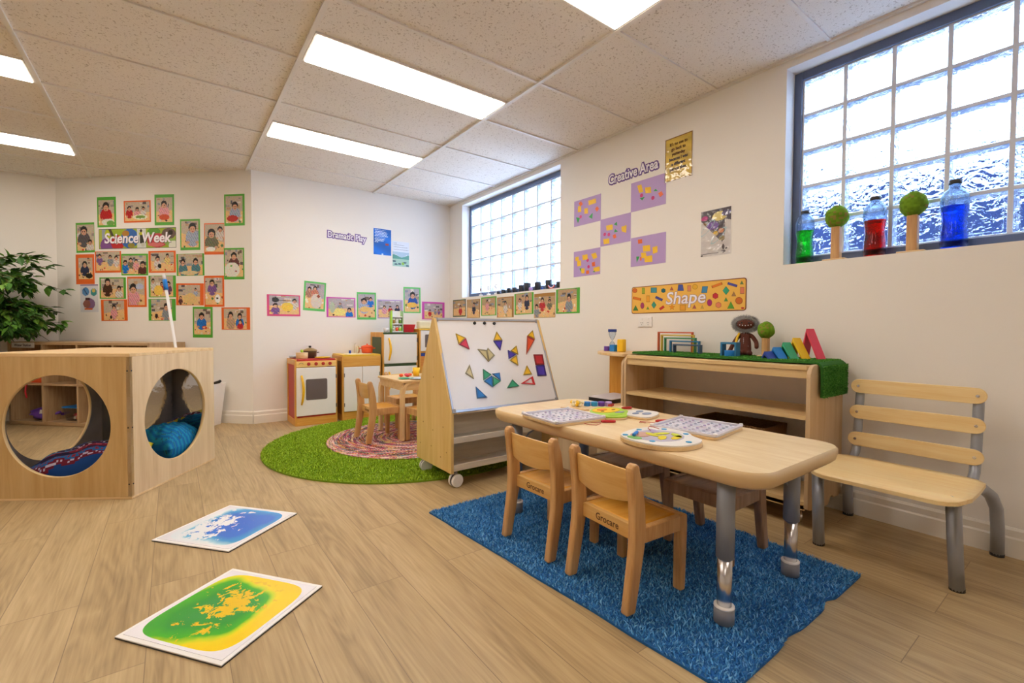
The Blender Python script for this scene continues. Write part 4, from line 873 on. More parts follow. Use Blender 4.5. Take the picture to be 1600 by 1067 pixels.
# ---- whiteboard easel on castors
EX0, EX1, EY0, EY1 = 1.252, 2.068, 2.255, 2.705; ey = (EY0+EY1)/2
t = thing('whiteboard_easel', 'double-sided birch easel with sloping whiteboard and trough shelves on castors', 'easel', ((EX0+EX1)/2, ey, 0))
ew = (EX1-EX0)/2; ed = (EY1-EY0)/2
pent = [(-ed, .088), (ed, .088), (ed, .46), (.012, .972), (-.012, .972), (-ed, .432)]
plain('easel_end', hx('#cda964'), .45)
wood('easel_ply', hx('#e0ba72'), hx('#ecca88'), 'Z', scale=7)
for x in (-ew, ew-.018):
    s = G().prism(pent, 'x', x, x+.018).build('end_panel', 'easel_ply', t, bevel=.002)
    q = G()
    for (y, z) in ((-.13, .34), (0, .30), (.13, .33), (-.17, .20), (.02, .2), (.17, .19), (-.01, .62), (-.10, .16)): q.cyl((x-.0006 if x < 0 else x+.018, y, z), (x+.001 if x < 0 else x+.0186, y, z), .0045, n=8)
    q.build('screw', 'card_wood', s)
slope = atan2(.541, .222)
def board(sgn):
    """writing board hung on the front (sgn -1) or back (+1) slope"""
    M = Matrix.Translation((0, sgn*(ed-.006), .431)) @ Matrix.Rotation(sgn*(slope-pi/2)*-1 if sgn < 0 else -(slope-pi/2)*-1, 4, 'X')
    return M
Lb = .585
# local board frame: x right, z up the slope, -y out
Mb = Matrix.Translation((-ew+.008, -ed+.004, .431)) @ Matrix.Rotation(-(pi/2-slope), 4, 'X')
bw = 2*ew-.016
b = G().box(.010, bw-.010, -.004, .004, .010, Lb-.010, M=Mb).build('whiteboard', 'board_white', t)
fr = G()
for a in ((0, bw, 0, .016), (0, bw, Lb-.016, Lb)): fr.box(a[0], a[1], -.009, .006, a[2], a[3], M=Mb)
for a in ((0, .012), (bw-.012, bw)): fr.box(a[0], a[1], -.009, .006, .016, Lb-.016, M=Mb)
fr.build('board_frame', 'alu', b, bevel=.002)
for x in (0, bw-.022):
    for z in (0, Lb-.022): G().box(x-.001, x+.023, -.0105, .006, z-.001, z+.023, M=Mb).build('frame_corner', 'grey_plastic', b, bevel=.002)

Mk = Matrix.Translation((-ew+.018, ed-.006, .46)) @ Matrix.Rotation((pi/2-atan2(.512, .213)), 4, 'X')
G().box(0, 2*ew-.036, -.004, .004, 0, .55, M=Mk).build('rear_board', 'board_white', t)
# troughs: sloping back, flat base with a lip; one facing each way at two heights
for z, nm in ((.105, 'shelf'), (.262, 'shelf')):
    g = G(); x0, x1 = -ew+.018, ew-.018
    g.box(x0, x1, -ed+.006, -.06, z, z+.012)
    g.box(x0, x1, -ed+.002, -ed+.016, z-.006, z+.030)
    g.box(x0, x1, -.072, -.058, z, z+.125)
    g.build(nm, 'pale_x', t, bevel=.002)
    g = G(); g.box(x0, x1, .06, ed-.006, z, z+.012); g.box(x0, x1, ed-.016, ed-.002, z-.006, z+.03); g.box(x0, x1, .058, .072, z, z+.10); g.build(nm, 'pale_x', t, bevel=.002)
G().box(-ew+.018, ew-.018, -.01, .01, .90, .965).build('ridge_rail', 'birch_x', t)
def castor(parent, x, y, ztop, r=.036, ang=0., mat='grey_plastic'):
    M = Matrix.Translation((x, y, 0)) @ Matrix.Rotation(ang, 4, 'Z')
    c = G().cyl(M @ Vector((0, 0, r*1.5)), M @ Vector((0, 0, ztop)), .010, n=10).box(-.018, .018, -.012, .012, r*1.2, r*1.9, M=M).build('castor', mat, parent, bevel=.003)
    for s_ in (-1, 1):
        G().cyl(M @ Vector((-.012*0, s_*.006, r)), M @ Vector((0, s_*.024, r)), r, n=24).build('wheel', 'white_plastic' if mat == 'grey_plastic' else mat, c, bevel=.004)
    G().cyl(M @ Vector((0, -.006, r)), M @ Vector((0, .006, r)), r*.96, n=24).build('tyre', 'dark_plastic', c)
for (x, y, a) in ((-ew+.050, -ed+.035, .12), (-ew+.04, ed-.05, -.2), (ew-.05, -ed+.05, 1.2), (ew-.05, ed-.05, .4)): castor(t, x, y, .088, .038, a)
ES = t
# magnetic tiles on the board
bo = Vector(((EX0+EX1)/2-ew+.008, EY0+.004, .431))
Mw = Matrix.Translation(bo) @ Matrix.Rotation(-(pi/2-slope), 4, 'X')
TC = {'yellow': 'yellow', 'pink': 'pink', 'clear': 'clear_tile', 'indigo': 'indigo', 'orange': 'orange', 'red': 'red', 'green': 'mint', 'blue': 'blue', 'redframe': 'red'}
tl = ['yellow triangle tile joined to a pink one, upper left of the whiteboard', 'pink triangle tile below a yellow one, upper left of the whiteboard', 'pale clear triangle tile, left half of the boat-like pair', 'pale clear kite tile, right half of the boat-like pair',
      'yellow triangle tile above a dark blue one, near the top middle of the whiteboard', 'dark blue triangle tile pointing down under a yellow one near the top middle', 'yellow triangle tile, upper one of the three-tile cluster', 'dark blue triangle tile pointing right in the three-tile cluster', 'yellow triangle tile, lowest of the three-tile cluster',
      'yellow triangle tile at the top of the carrot shape', 'orange red triangle tile forming the long point of the carrot shape', 'red square tile at the right edge of the whiteboard', 'violet square tile below the red square', 'lone yellow triangle tile above the hollow red triangle', 'hollow red triangle frame near the lower right of the whiteboard',
      'lone green triangle tile left of the hollow red triangle', 'green triangle tile, top left of the blue and green cluster', 'blue triangle tile, lower left of the blue and green cluster', 'blue triangle tile, upper right of the blue and green cluster', 'green triangle tile, lower right of the blue and green cluster',
      'narrow pale clear triangle tile at the left middle of the whiteboard', 'blue right-angled tile, lowest on the whiteboard']
for k, (c, Pp) in enumerate(TILES):
    cx = sum(p[0] for p in Pp)/len(Pp)-.0; cz = sum(p[1] for p in Pp)/len(Pp)+.0
    cx_, cz_ = cx-.0, cz+.0; n = len(Pp)
    pts = [(p[0]-cx, p[1]-cz) for p in Pp]; kf = .72 if c != 'redframe' else .62
    inn = [(p[0]*kf, p[1]*kf) for p in pts]
    vs = [(p[0], y, p[1]) for y in (-.0055, -.0) for p in pts]+[(p[0], y, p[1]) for y in (-.0055, -.0) for p in inn]
    fs = []
    for i in range(n):
        j = (i+1) % n
        fs += [(i, j, 2*n+j, 2*n+i), (n+i, 3*n+i, 3*n+j, n+j), (i, n+i, n+j, j), (2*n+i, 2*n+j, 3*n+j, 3*n+i)]
    mt = TC[c]
    if mt+'_rim' not in MATS:
        bc = MATS[mt].node_tree.nodes['Principled BSDF'].inputs['Base Color'].default_value
        plain(mt+'_rim', tuple(x*.45 for x in bc[:3]) if c != 'redframe' else tuple(bc[:3]), .35)
    P3 = Mw @ Vector((cx, -.0046, cz))
    o = G().add(vs, fs).build('magnetic_tile', mt+'_rim' if c != 'redframe' else 'red', None)
    o.matrix_world = Matrix.Translation(P3) @ Matrix.Rotation(-(pi/2-slope), 4, 'X')
    tag(o, tl[k], 'magnetic tile', 'magnetic tiles on the whiteboard')
    if c != 'redframe': G().prism([(p[0]*1.02, p[1]*1.02) for p in inn], 'y', -.0042, -.0012).build('pane', mt, o)
for k, p in enumerate(BTN):
    P3 = Mw @ Vector((p[0], -.0046, p[1]))
    o = G().cyl((0, 0, 0), (0, -.009, 0), .0105, .0095, n=18).build('button_magnet', 'black', None, bevel=.0015)
    o.matrix_world = Matrix.Translation(P3) @ Matrix.Rotation(-(pi/2-slope), 4, 'X')
    tag(o, ['left', 'middle', 'right'][k]+' one of three round black magnets along the top of the whiteboard', 'magnet', 'black button magnets')
o = G().tube([(0, 0, .006), (.035, -.022, .012)], .006, 8).build('clip', 'oven_red', None, loc=(1.74, EY0+.10, .276)); tag(o, 'short dark red clip lying in the upper trough of the easel', 'clip')
t = thing('marker_pen', 'white marker with red cap in the upper trough of the easel', 'pen', (1.84, EY0+.06, .284), radians(20))
G().cyl((-.04, 0, 0), (.05, 0, 0), .007, n=12).build('barrel', 'white_plastic', t); G().cyl((-.062, 0, 0), (-.04, 0, 0), .0075, n=12).build('cap', 'red', t)

# ---- open shelf unit against the right wall
SX0, SX1, SY0, SY1, SZ0, SZ1 = 2.30, 2.695, .845, 1.905, .085, .752
t = thing('shelf_unit', 'long low birch shelf unit with open back and rounded ends against the right wall', 'shelf unit', ((SX0+SX1)/2, (SY0+SY1)/2, 0))
sw_, sl = (SX1-SX0)/2, (SY1-SY0)/2
side = [(-sw_, SZ0+.012), (-sw_+.03, SZ0)]+[(-sw_+.09, SZ0)]+arc(-sw_+.115, SZ0-.005, .025, 180-20, 20, 5)+[(-sw_+.16, SZ0-.018), (sw_-.16, SZ0-.018)]+arc(sw_-.115, SZ0-.005, .025, 160, 20, 5)+[(sw_-.03, SZ0), (sw_, SZ0+.012)]+arc(sw_-.055, SZ1-.055, .055, 0, 90, 6)+arc(-sw_+.055, SZ1-.055, .055, 90, 180, 6)
wood('panel_z', hx('#cdaa7c'), hx('#dfc19a'), 'Z', scale=6); wood('shelf_y', hx('#d6b27a'), hx('#e8c992'), 'Y', scale=8)
for y in (-sl, sl-.018): G().prism(side, 'y', y, y+.018).build('end_panel', 'panel_z', t, bevel=.002)
G().box(-sw_+.005, sw_-.02, -sl+.018, sl-.018, SZ1-.024, SZ1-.004).build('top_board', 'shelf_y', t, bevel=.001)
G().box(-sw_+.012, -sw_+.03, -sl+.018, sl-.018, SZ1-.062, SZ1-.024).build('front_rail', 'shelf_y', t)
G().box(-sw_+.005, sw_-.01, -sl+.018, sl-.018, .500, .518).build('middle_shelf', 'shelf_y', t, bevel=.001)
G().box(-sw_+.005, sw_-.01, -sl+.018, sl-.018, SZ0+.005, SZ0+.023).build('bottom_shelf', 'shelf_y', t, bevel=.001)
G().box(-sw_+.005, -sw_+.02, -sl+.018, sl-.018, SZ0-.0, SZ0+.042).build('lip', 'shelf_y', t, bevel=.001)
for (x, y, a) in ((-sw_+.075, -sl+.08, .6), (sw_-.07, -sl+.08, 0), (-sw_+.075, sl-.08, .2), (sw_-.07, sl-.08, 1)): castor(t, x, y, SZ0+.005, .030, a, 'chrome')

# ---- rounded corner shelf beside it
t = thing('corner_shelf', 'birch corner shelf with quarter-round boards, left of the long shelf unit', 'shelf unit', (2.695, 1.915, 0))
Rq = .44
def qd(r): return [(0, 0)]+[(-r*.90*cos(a), r*1.02*sin(a)) for a in [pi/2*i/16 for i in range(17)]]
for z in (.095, .40, .735): G().prism(qd(Rq), 'z', z, z+.018).build('round_shelf', 'honey_soft', t, bevel=.003) if 'honey_soft' in MATS else (wood('honey_soft', hx('#d9b27a'), hx('#e8c692'), 'Y'), G().prism(qd(Rq), 'z', z, z+.018).build('round_shelf', 'honey_soft', t, bevel=.003))
sp = [(-.385, .085), (0, .085), (0, .735)]+arc(-.330, .680, .055, 90, 180, 6)
G().prism(sp, 'y', .002, .020).build('side_panel', 'panel_z', t, bevel=.002)
G().box(-.018, 0, .020, Rq*1.0, .085, .735).build('back_panel', 'honey_z', t, bevel=.002)
for (x, y) in ((-.33, .05), (-.05, .05), (-.05, .38)): castor(t, x, y, .09, .030, .4, 'chrome')
# ---- low plywood box between easel and table
t = thing('plywood_box', 'plain low plywood box on the floor behind the table, right of the easel', 'box', (2.02, 2.03, 0))
g = G().box(-.07, -.058, -.10, .10, 0, .255).box(.058, .07, -.10, .10, 0, .255).box(-.058, .058, -.10, -.088, 0, .255).box(-.058, .058, .088, .10, 0, .255).box(-.058, .058, -.088, .088, 0, .012)
g.build('body', 'cube_pale', t, bevel=.001)

# ---- metal framed bench
t = thing('bench', 'child bench with three pale slats, curved ply seat and grey tube legs', 'bench', (2.40, .545, 0))
def bx(X, Y): return (X-2.40, Y-.545)
yL, yR = .215, -.205         # left (far) and right (near) tube frames in local y
g = G(); N, Mn = 16, 20; vs = []
hlen = .245
for i in range(Mn+1):
    v = -1+2*i/Mn
    for j in range(N+1):
        u = j/N; endr = .085
        # rounded ends in plan
        yy = v*hlen; inset = 0.
        dv = hlen-abs(yy)
        if dv < endr: inset = endr-sqrt(max(0, endr**2-(endr-dv)**2))
        x0, x1 = -.318+inset, .045-inset*.4
        x = x0+(x1-x0)*u
        z = .350-.016*max(0, (.18-(x+.318))/.18)**2*1.2+.0+.012*(u-.5)**2*0-.010*sin(pi*min(1, max(0, (x+.25)/.30)))
        vs.append((x, yy, z))
m = N+1; f = [(i*m+j, (i+1)*m+j, (i+1)*m+j+1, i*m+j+1) for i in range(Mn) for j in range(N)]; k = len(vs)
edge = [j for j in range(m)]+[i*m+N for i in range(1, Mn+1)]+[Mn*m+j for j in range(N-1, -1, -1)]+[i*m for i in range(Mn-1, 0, -1)]
f2 = [tuple(reversed([q+k for q in ff])) for ff in f]; f3 = [(edge[i], edge[(i+1) % len(edge)], edge[(i+1) % len(edge)]+k, edge[i]+k) for i in range(len(edge))]
G().add(vs+[(p[0], p[1], p[2]-.014) for p in vs], f+f2+f3, [True]*(len(f)+len(f2))+[False]*len(f3)).build('seat', 'slat_ply', t)
def slat(zc, w, hl_, xo, yo=0.):
    P = [(yo+hl_-w/2+w/2*cos(radians(a)), zc+w/2*sin(radians(a))) for a in range(-90, 91, 15)]+[(yo-hl_+w/2+w/2*cos(radians(a)), zc+w/2*sin(radians(a))) for a in range(90, 271, 15)]
    s = G().prism(P, 'x', xo, xo+.012).build('slat', 'slat_ply', t, bevel=.002)
    for y in (yL-.012, yR+.012):
        G().cyl((xo-.003, y, zc), (xo+.002, y, zc), .006, n=12).build('bolt', 'chrome', s, bevel=.001)
for zc, xo in ((.650, .178), (.531, .166), (.407, .151)): slat(zc, .064, .226, xo, .006)
for y, sg in ((yL, 1), (yR, -1)):
    yf = y+sg*.005
    fl = [(-.18, y, 0)]
    G().tube([(-.200, y+sg*.004, .004), (-.225, y, .15), (-.250, y-sg*.004, .32), (-.258, y-sg*.01, .322)], .0215, 16).build('front_leg', 'bench_metal', t)
    G().tube([(.275, y+sg*.045, .004), (.262, y+sg*.045, .12), (.245, y+sg*.042, .20), (.21, y+sg*.030, .255), (.15, y+sg*.012, .292), (.05, y, .300), (-.10, y, .300), (-.25, y-sg*.01, .306)], [.021, .021, .021, .021, .020, .016, .016, .016], 16).build('rear_leg', 'bench_metal', t)
    G().tube([(.02, y-sg*.012, .308), (.12, y-sg*.012, .316), (.165, y-sg*.012, .345), (.183, y-sg*.012, .42), (.205, y-sg*.012, .60), (.209, y-sg*.012, .660)], [.016, .0165, .0175, .0175, .0175, .0165], 14).build('back_tube', 'bench_metal', t)
    for p in ((-.200, y+sg*.004), (.275, y+sg*.045)): G().cyl((p[0], p[1], 0), (p[0], p[1], .012), .022, n=14).build('foot_cap', 'dark_plastic', t)
# ================================================================== rugs
def hsv_j(c, a, rs): return tuple(max(0, x*(1+rs.uniform(-a, a))) for x in c)
def pile(name, pts, hgt, wid, cols, parent, mat='dyed', lean=.6, seed=1, base=0.):
    """many little bent blades as one mesh"""
    rs = np.random.RandomState(seed); n = len(pts); pts = np.array(pts, dtype=float)
    if pts.shape[1] == 2: pts = np.c_[pts, np.zeros(n)]
    a = rs.uniform(0, 2*pi, n); h = hgt*rs.uniform(.7, 1.25, n); w = wid*rs.uniform(.7, 1.3, n); b = rs.uniform(0, 2*pi, n); l = h*lean*rs.uniform(.3, 1.5, n)
    dx, dy = np.cos(a)*w/2, np.sin(a)*w/2; lx, ly = np.cos(b)*l, np.sin(b)*l; z = pts[:, 2]+base
    V = np.zeros((n, 5, 3))
    V[:, 0] = np.c_[pts[:, 0]-dx, pts[:, 1]-dy, z]; V[:, 1] = np.c_[pts[:, 0]+dx, pts[:, 1]+dy, z]
    V[:, 2] = np.c_[pts[:, 0]+dx+lx*.4, pts[:, 1]+dy+ly*.4, z+h*.65]; V[:, 3] = np.c_[pts[:, 0]-dx+lx*.4, pts[:, 1]-dy+ly*.4, z+h*.65]
    V[:, 4] = np.c_[pts[:, 0]+lx, pts[:, 1]+ly, z+h]
    me = bpy.data.meshes.new(name); me.vertices.add(n*5); me.vertices.foreach_set('co', V.ravel())
    idx = (np.arange(n)*5)[:, None]+np.array([0, 1, 2, 3, 3, 2, 4])[None, :]
    me.loops.add(n*7); me.loops.foreach_set('vertex_index', idx.ravel().astype(np.int32))
    st = np.zeros((n, 2), dtype=np.int32); st[:, 0] = np.arange(n)*7; st[:, 1] = np.arange(n)*7+4
    me.polygons.add(n*2); me.polygons.foreach_set('loop_start', st.ravel())
    me.update(calc_edges=True)
    ca = me.color_attributes.new('Col', 'FLOAT_COLOR', 'CORNER'); cc = np.array(cols)[rs.randint(0, len(cols), n)]*rs.uniform(.8, 1.2, (n, 1))
    arr = np.ones((n, 7, 4), dtype=np.float32); arr[:, :, :3] = cc[:, None, :]; ca.data.foreach_set('color', arr.ravel())
    me.validate(clean_customdata=False)
    me.materials.append(MATS[mat]); o = bpy.data.objects.new(name, me); C.objects.link(o)
    if parent is not None: o.parent = parent
    return o
# blue shag rug
t = thing('shag_rug', 'bright blue shaggy rug under the low table', 'rug', (0, 0, 0))
plain('rug_blue', hx('#1d5f9f'), .95)
RC = [(1.005, 2.03), (1.10, .560), (2.03, .565), (2.035, 2.04)]
def in_rug(x, y):
    e = 0.
    for i in range(4):
        a, b = RC[i], RC[(i+1) % 4]
        if (b[0]-a[0])*(y-a[1])-(b[1]-a[1])*(x-a[0]) < 0: return False
    # two small rucks in the near edge
    if y < .565+.020*math.exp(-((x-1.74)/.03)**2)+.012*math.exp(-((x-1.45)/.05)**2): return False
    return True
def rug_z(x, y): return .006*math.exp(-((x-1.74)/.05)**2)*math.exp(-((y-.58)/.12)**2)
Pp = [(1.005, 2.03)]+[(1.005+.095*k/10+.003*sin(k*2.1), 2.03-1.47*k/10) for k in range(1, 10)]+[(1.10, .562)]+[(x, .566+.020*math.exp(-((x-1.74)/.03)**2)+.012*math.exp(-((x-1.45)/.05)**2)) for x in np.linspace(1.12, 2.0, 30)]+[(2.03, .567), (2.035, 2.04)]
G().prism(Pp, 'z', .0005, .008).build('backing', 'rug_blue', t)
rs = np.random.RandomState(11); pts = []
sp = .0056
for x in np.arange(1.0, 2.05, sp):
    for y in np.arange(.55, 2.06, sp):
        q = (x+rs.uniform(-.5, .5)*sp, y+rs.uniform(-.5, .5)*sp)
        if in_rug(*q): pts.append((q[0], q[1], rug_z(*q)))
o = pile('pile', pts, .0115, .0036, [hx('#4c96d2'), hx('#5fa8dc'), hx('#3a80c0'), hx('#80c0e8')], t, lean=.9, seed=5, base=.006); o['kind'] = 'stuff'
# green turf circle
t = thing('turf_mat', 'large round artificial grass mat in the play kitchen corner', 'rug', (1.539, 3.47, 0))
plain('turf_base', hx('#739414'), .95)
G().prism([(1.06*cos(a), 1.06*sin(a)) for a in [2*pi*i/96 for i in range(96)]], 'z', .0005, .010).build('backing', 'turf_base', t)
rs = np.random.RandomState(12); pts = []
while len(pts) < 62000:
    x, y = rs.uniform(-1.06, 1.06, 2)
    d = x*x+y*y
    if d < 1.06**2 and d > .60**2 or (d < .66**2 and rs.rand() < .0): pts.append((x, y))
o = pile('grass_blades', pts, .014, .0042, [hx('#90b024'), hx('#a6c634'), hx('#7e9e1c'), hx('#b8d244')], t, lean=.7, seed=6, base=.008); o['kind'] = 'stuff'
# braided rag rug
t = thing('braided_rug', 'round braided rag rug in pinks, oranges and browns on top of the grass mat', 'rug', (1.585, 3.512, .010))
g = G(); nr, na = 168, 300; rs = np.random.RandomState(4); R = .662; ring = .020
pal2 = [hx(h) for h in ('#c99a9a', '#d8a860', '#b0486e', '#8a6a5a', '#d9c0a8', '#d07a4a', '#6a5a6a', '#e0b0b0', '#a83a58', '#c8b48a', '#7a8a8a', '#5a4038')]
vs = [(0, 0, .006)]; cs = []
theme = [rs.randint(0, len(pal2), 4) for _ in range(40)]
for i in range(1, nr+1):
    r = R*i/nr; k = r/ring; zz = .006+.006*abs(sin(pi*k))**.6
    for j in range(na):
        a = 2*pi*j/na; vs.append((r*cos(a), r*sin(a), zz+.0014*sin(a*r/.008*1.0+k*2)))
fs = []; col = []
for j in range(na): fs.append((0, 1+j, 1+(j+1) % na)); col.append(pal2[3])
seg = {}
for i in range(1, nr):
    r = R*(i+.5)/nr; k = int(r/ring); ph = (r/ring) % 1
    for j in range(na):
        a0 = 1+(i-1)*na+j; b0 = 1+(i-1)*na+(j+1) % na; fs.append((a0, b0, b0+na, a0+na))
        s_ = int((j/na*2*pi*r)/.018+(2.2*ph)) 
        key = (k, s_ % max(1, int(2*pi*r/.018)))
        if key not in seg: seg[key] = theme[k][rs.randint(4)] if rs.rand() < .72 else rs.randint(len(pal2))
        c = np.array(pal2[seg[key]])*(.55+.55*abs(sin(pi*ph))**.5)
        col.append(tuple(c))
fs.append(tuple(range(1+(nr-1)*na, 1+nr*na))); col.append(pal2[3])
base = [(R*cos(2*pi*j/na), R*sin(2*pi*j/na), 0) for j in range(na)]
k0 = len(vs); vs += base; 
fs = fs[:-1]+[(1+(nr-1)*na+j, k0+j, k0+(j+1) % na, 1+(nr-1)*na+(j+1) % na) for j in range(na)]; col = col[:-1]+[pal2[3]]*na
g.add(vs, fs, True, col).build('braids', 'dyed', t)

# ================================================================== light panels on the floor
def liquid_panel(label, corners, ramp, seed):
    c = [Vector((p[0], p[1])) for p in corners]; ctr = sum(c, Vector((0, 0)))/4
    d = ((c[1]-c[0])+(c[2]-c[3])).normalized(); rz = atan2(d.y, d.x)
    t = thing('liquid_floor_tile', label, 'floor tile', (ctr.x, ctr.y, 0), rz, 'liquid floor tiles')
    s_ = .199
    G().box(-s_, s_, -s_, s_, 0, .004).build('base', 'dark_plastic', t)
    G().box(-s_, s_, -s_, s_, .004, .0075).build('frame', 'white_plastic', t, bevel=.001)
    m, nt, b, o = nodes('liquid_%d' % seed); l = nt.links.new
    return t, m, nt, b
def liquid_nodes(nt, b, seed, stops, blob, tilt, blob_c, thr):
    """stops: colours from the rim inwards; blob: (x, y, rx, ry) of the cloudy patch"""
    l = nt.links.new; N = nt.nodes.new
    tc = N('ShaderNodeTexCoord'); sp_ = N('ShaderNodeSeparateXYZ'); l(tc.outputs['Object'], sp_.inputs[0])
    def math_(op, a, b_=None, c_=None):
        n = N('ShaderNodeMath'); n.operation = op
        for i, v in enumerate((a, b_, c_)):
            if v is None: continue
            if isinstance(v, (int, float)): n.inputs[i].default_value = v
            else: l(v, n.inputs[i])
        return n.outputs[0]
    ns = N('ShaderNodeTexNoise'); ns.inputs['Scale'].default_value = 7; ns.inputs['Detail'].default_value = 3; ns.noise_dimensions = '4D'; ns.inputs['W'].default_value = seed
    l(tc.outputs['Object'], ns.inputs['Vector'])
    ax = math_('POWER', math_('ABSOLUTE', math_('DIVIDE', sp_.outputs[0], .178)), 5.); ay = math_('POWER', math_('ABSOLUTE', math_('DIVIDE', sp_.outputs[1], .178)), 5.)
    d = math_('POWER', math_('ADD', ax, ay), .2)
    dn_ = math_('ADD', math_('ADD', d, math_('ADD', math_('MULTIPLY', sp_.outputs[0], tilt[0]), math_('MULTIPLY', sp_.outputs[1], tilt[1]))), math_('MULTIPLY', math_('SUBTRACT', ns.outputs[0], .5), .5))
    cr = N('ShaderNodeValToRGB'); e = cr.color_ramp.elements
    e[0].position = stops[0][0]; e[0].color = (*stops[0][1], 1); e[1].position = stops[-1][0]; e[1].color = (*stops[-1][1], 1)
    for p, c in stops[1:-1]: k = e.new(p); k.color = (*c, 1)
    l(dn_, cr.inputs[0])
    n2 = N('ShaderNodeTexNoise'); n2.inputs['Scale'].default_value = 24; n2.inputs['Detail'].default_value = 5; n2.inputs['Roughness'].default_value = .68; n2.inputs['Distortion'].default_value = .8; n2.noise_dimensions = '4D'; n2.inputs['W'].default_value = seed+3
    l(tc.outputs['Object'], n2.inputs['Vector'])
    bx_, by_, rx, ry, ang = blob
    ca, sa = cos(ang), sin(ang)
    xx = math_('SUBTRACT', sp_.outputs[0], bx_); yy = math_('SUBTRACT', sp_.outputs[1], by_)
    u = math_('DIVIDE', math_('ADD', math_('MULTIPLY', xx, ca), math_('MULTIPLY', yy, sa)), rx); v = math_('DIVIDE', math_('SUBTRACT', math_('MULTIPLY', yy, ca), math_('MULTIPLY', xx, sa)), ry)
    rr_ = math_('SQRT', math_('ADD', math_('MULTIPLY', u, u), math_('MULTIPLY', v, v)))
    msk = math_('GREATER_THAN', math_('SUBTRACT', n2.outputs[0], math_('MULTIPLY', rr_, .13)), thr)
    mx = N('ShaderNodeMix'); mx.data_type = 'RGBA'; l(msk, mx.inputs['Factor']); l(cr.outputs[0], mx.inputs['A']); mx.inputs['B'].default_value = (*blob_c, 1)
    rim = math_('GREATER_THAN', d, .985)
    m2 = N('ShaderNodeMix'); m2.data_type = 'RGBA'; l(rim, m2.inputs['Factor']); l(mx.outputs['Result'], m2.inputs['A']); m2.inputs['B'].default_value = (*hx('#f4f2f8'), 1)
    l(m2.outputs['Result'], b.inputs['Base Color']); b.inputs['Roughness'].default_value = .25; b.inputs['Coat Weight'].default_value = .4; b.inputs['Coat Roughness'].default_value = .1
t, m, nt, b = liquid_panel('square floor tile with blue and white liquid, nearer the wooden cube', [(-.074, 2.447), (.228, 2.705), (.482, 2.401), (.161, 2.146)], None, 1)
liquid_nodes(nt, b, 1.0, [(.0, hx('#0868d8')), (.62, hx('#0c70da')), (.80, hx('#2aa0e0')), (.93, hx('#a8ddf0')), (1.0, hx('#eef6fb'))], (-.055, .070, .15, .085, .12), (-.5, .9), hx('#f2f7fc'), .40)
G().box(-.186, .186, -.186, .186, .0075, .009).build('liquid', m, t)
t, m, nt, b = liquid_panel('square floor tile with green and yellow liquid, closest to the camera', [(-.145, 1.745), (.174, 1.979), (.412, 1.668), (.092, 1.419)], None, 2)
liquid_nodes(nt, b, 5.0, [(.0, hx('#35954a')), (.45, hx('#2c9c30')), (.70, hx('#3fb41c')), (.80, hx('#c8dc10')), (.88, hx('#f4dc04')), (1.0, hx('#f8d400'))], (.02, .0, .12, .085, .1), (.8, -1.6), hx('#ecc414'), .42)
G().box(-.186, .186, -.186, .186, .0075, .009).build('liquid', m, t)

# ================================================================== play kitchen
def kitchen_box(name, label, cat, x0, x1, zt, side_mat, depth=.355, y0=4.55):
    t = thing(name, label, cat, ((x0+x1)/2, y0+depth/2, 0)); w = (x1-x0)/2; d = depth/2
    for sx in (-1, 1):
        xa, xb = sorted((sx*w, sx*(w-.018)))
        g = G()                                                    # framed side: rails round an inset coloured panel
        g.box(xa, xb, -d, -d+.035, 0, zt); g.box(xa, xb, d-.035, d, 0, zt); g.box(xa, xb, -d+.035, d-.035, 0, .06); g.box(xa, xb, -d+.035, d-.035, zt-.05, zt)
        g.build('side_frame', 'honey_z', t, bevel=.003)
        xc = sx*(w-.009); G().box(xc-.003, xc+.003, -d+.034, d-.034, .058, zt-.048).build('side_panel', side_mat, t)
    G().box(-w+.018, w-.018, d-.012, d, 0.01, zt-.01).build('back_panel', 'honey_x', t)
    return t, w, d
def banana_handle(parent, x, y, z0, z1, bow=.030):
    N = 9; pts = []; rr = []
    for i in range(N+1):
        u = i/N; pts.append((x+.010*sin(pi*u), y-.006-bow*sin(pi*u), z0+(z1-z0)*u)); rr.append(.011*(.75+.35*sin(pi*u)))
    G().tube(pts, rr, 10).build('handle', 'banana', parent)
# cooker
t, w, d = kitchen_box('play_cooker', 'toy cooker with red side, white oven door and four red knobs', 'toy cooker', .900, 1.278, .615, 'oven_red')
G().box(-w+.018, w-.018, -d+.005, d-.012, .60, .618).build('hob', 'oven_red', t, bevel=.002)
G().box(-w+.012, w-.012, -d-.006, -d+.012, .556, .600).build('control_panel', 'honey_light', t, bevel=.002) if 'honey_light' in MATS else (wood('honey_light', hx('#eab75c'), hx('#f4cf80'), 'X'), G().box(-w+.012, w-.012, -d-.006, -d+.012, .545, .600).build('control_panel', 'honey_light', t, bevel=.002))
for x in (-.065, .0, .063, .125):
    k = G().cyl((x-.005, -d-.006, .574), (x-.005, -d-.018, .574), .016, .014, n=18).build('knob', 'oven_red', t, bevel=.002)
    G().box(x-.007, x-.003, -d-.023, -d-.017, .562, .586).build('grip', 'oven_red', k)
g = G(); g.tube([(-.135+.020*cos(radians(a)), -d-.0065, .568+.018*sin(radians(a))) for a in range(20, 161, 14)], .0016, 6); g.build('dial_mark', 'dark_plastic', t)
dr = G().box(-w+.010, w-.016, -d-.014, -d-.001, .092, .540).build('oven_door', 'white_paint', t, bevel=.006, seg=3)
P = [(p[0]-.003, p[1]+.335) for p in rrect(.19, .195, .014)]
G().prism(P, 'y', -d-.0158, -d-.0142).build('door_window', 'smoke_panel', dr)
banana_handle(dr, -.135, -d-.014, .20, .47)
G().box(-w+.018, w-.018, -d+.002, -d+.020, .075, .092).build('red_strip', 'oven_red', t)
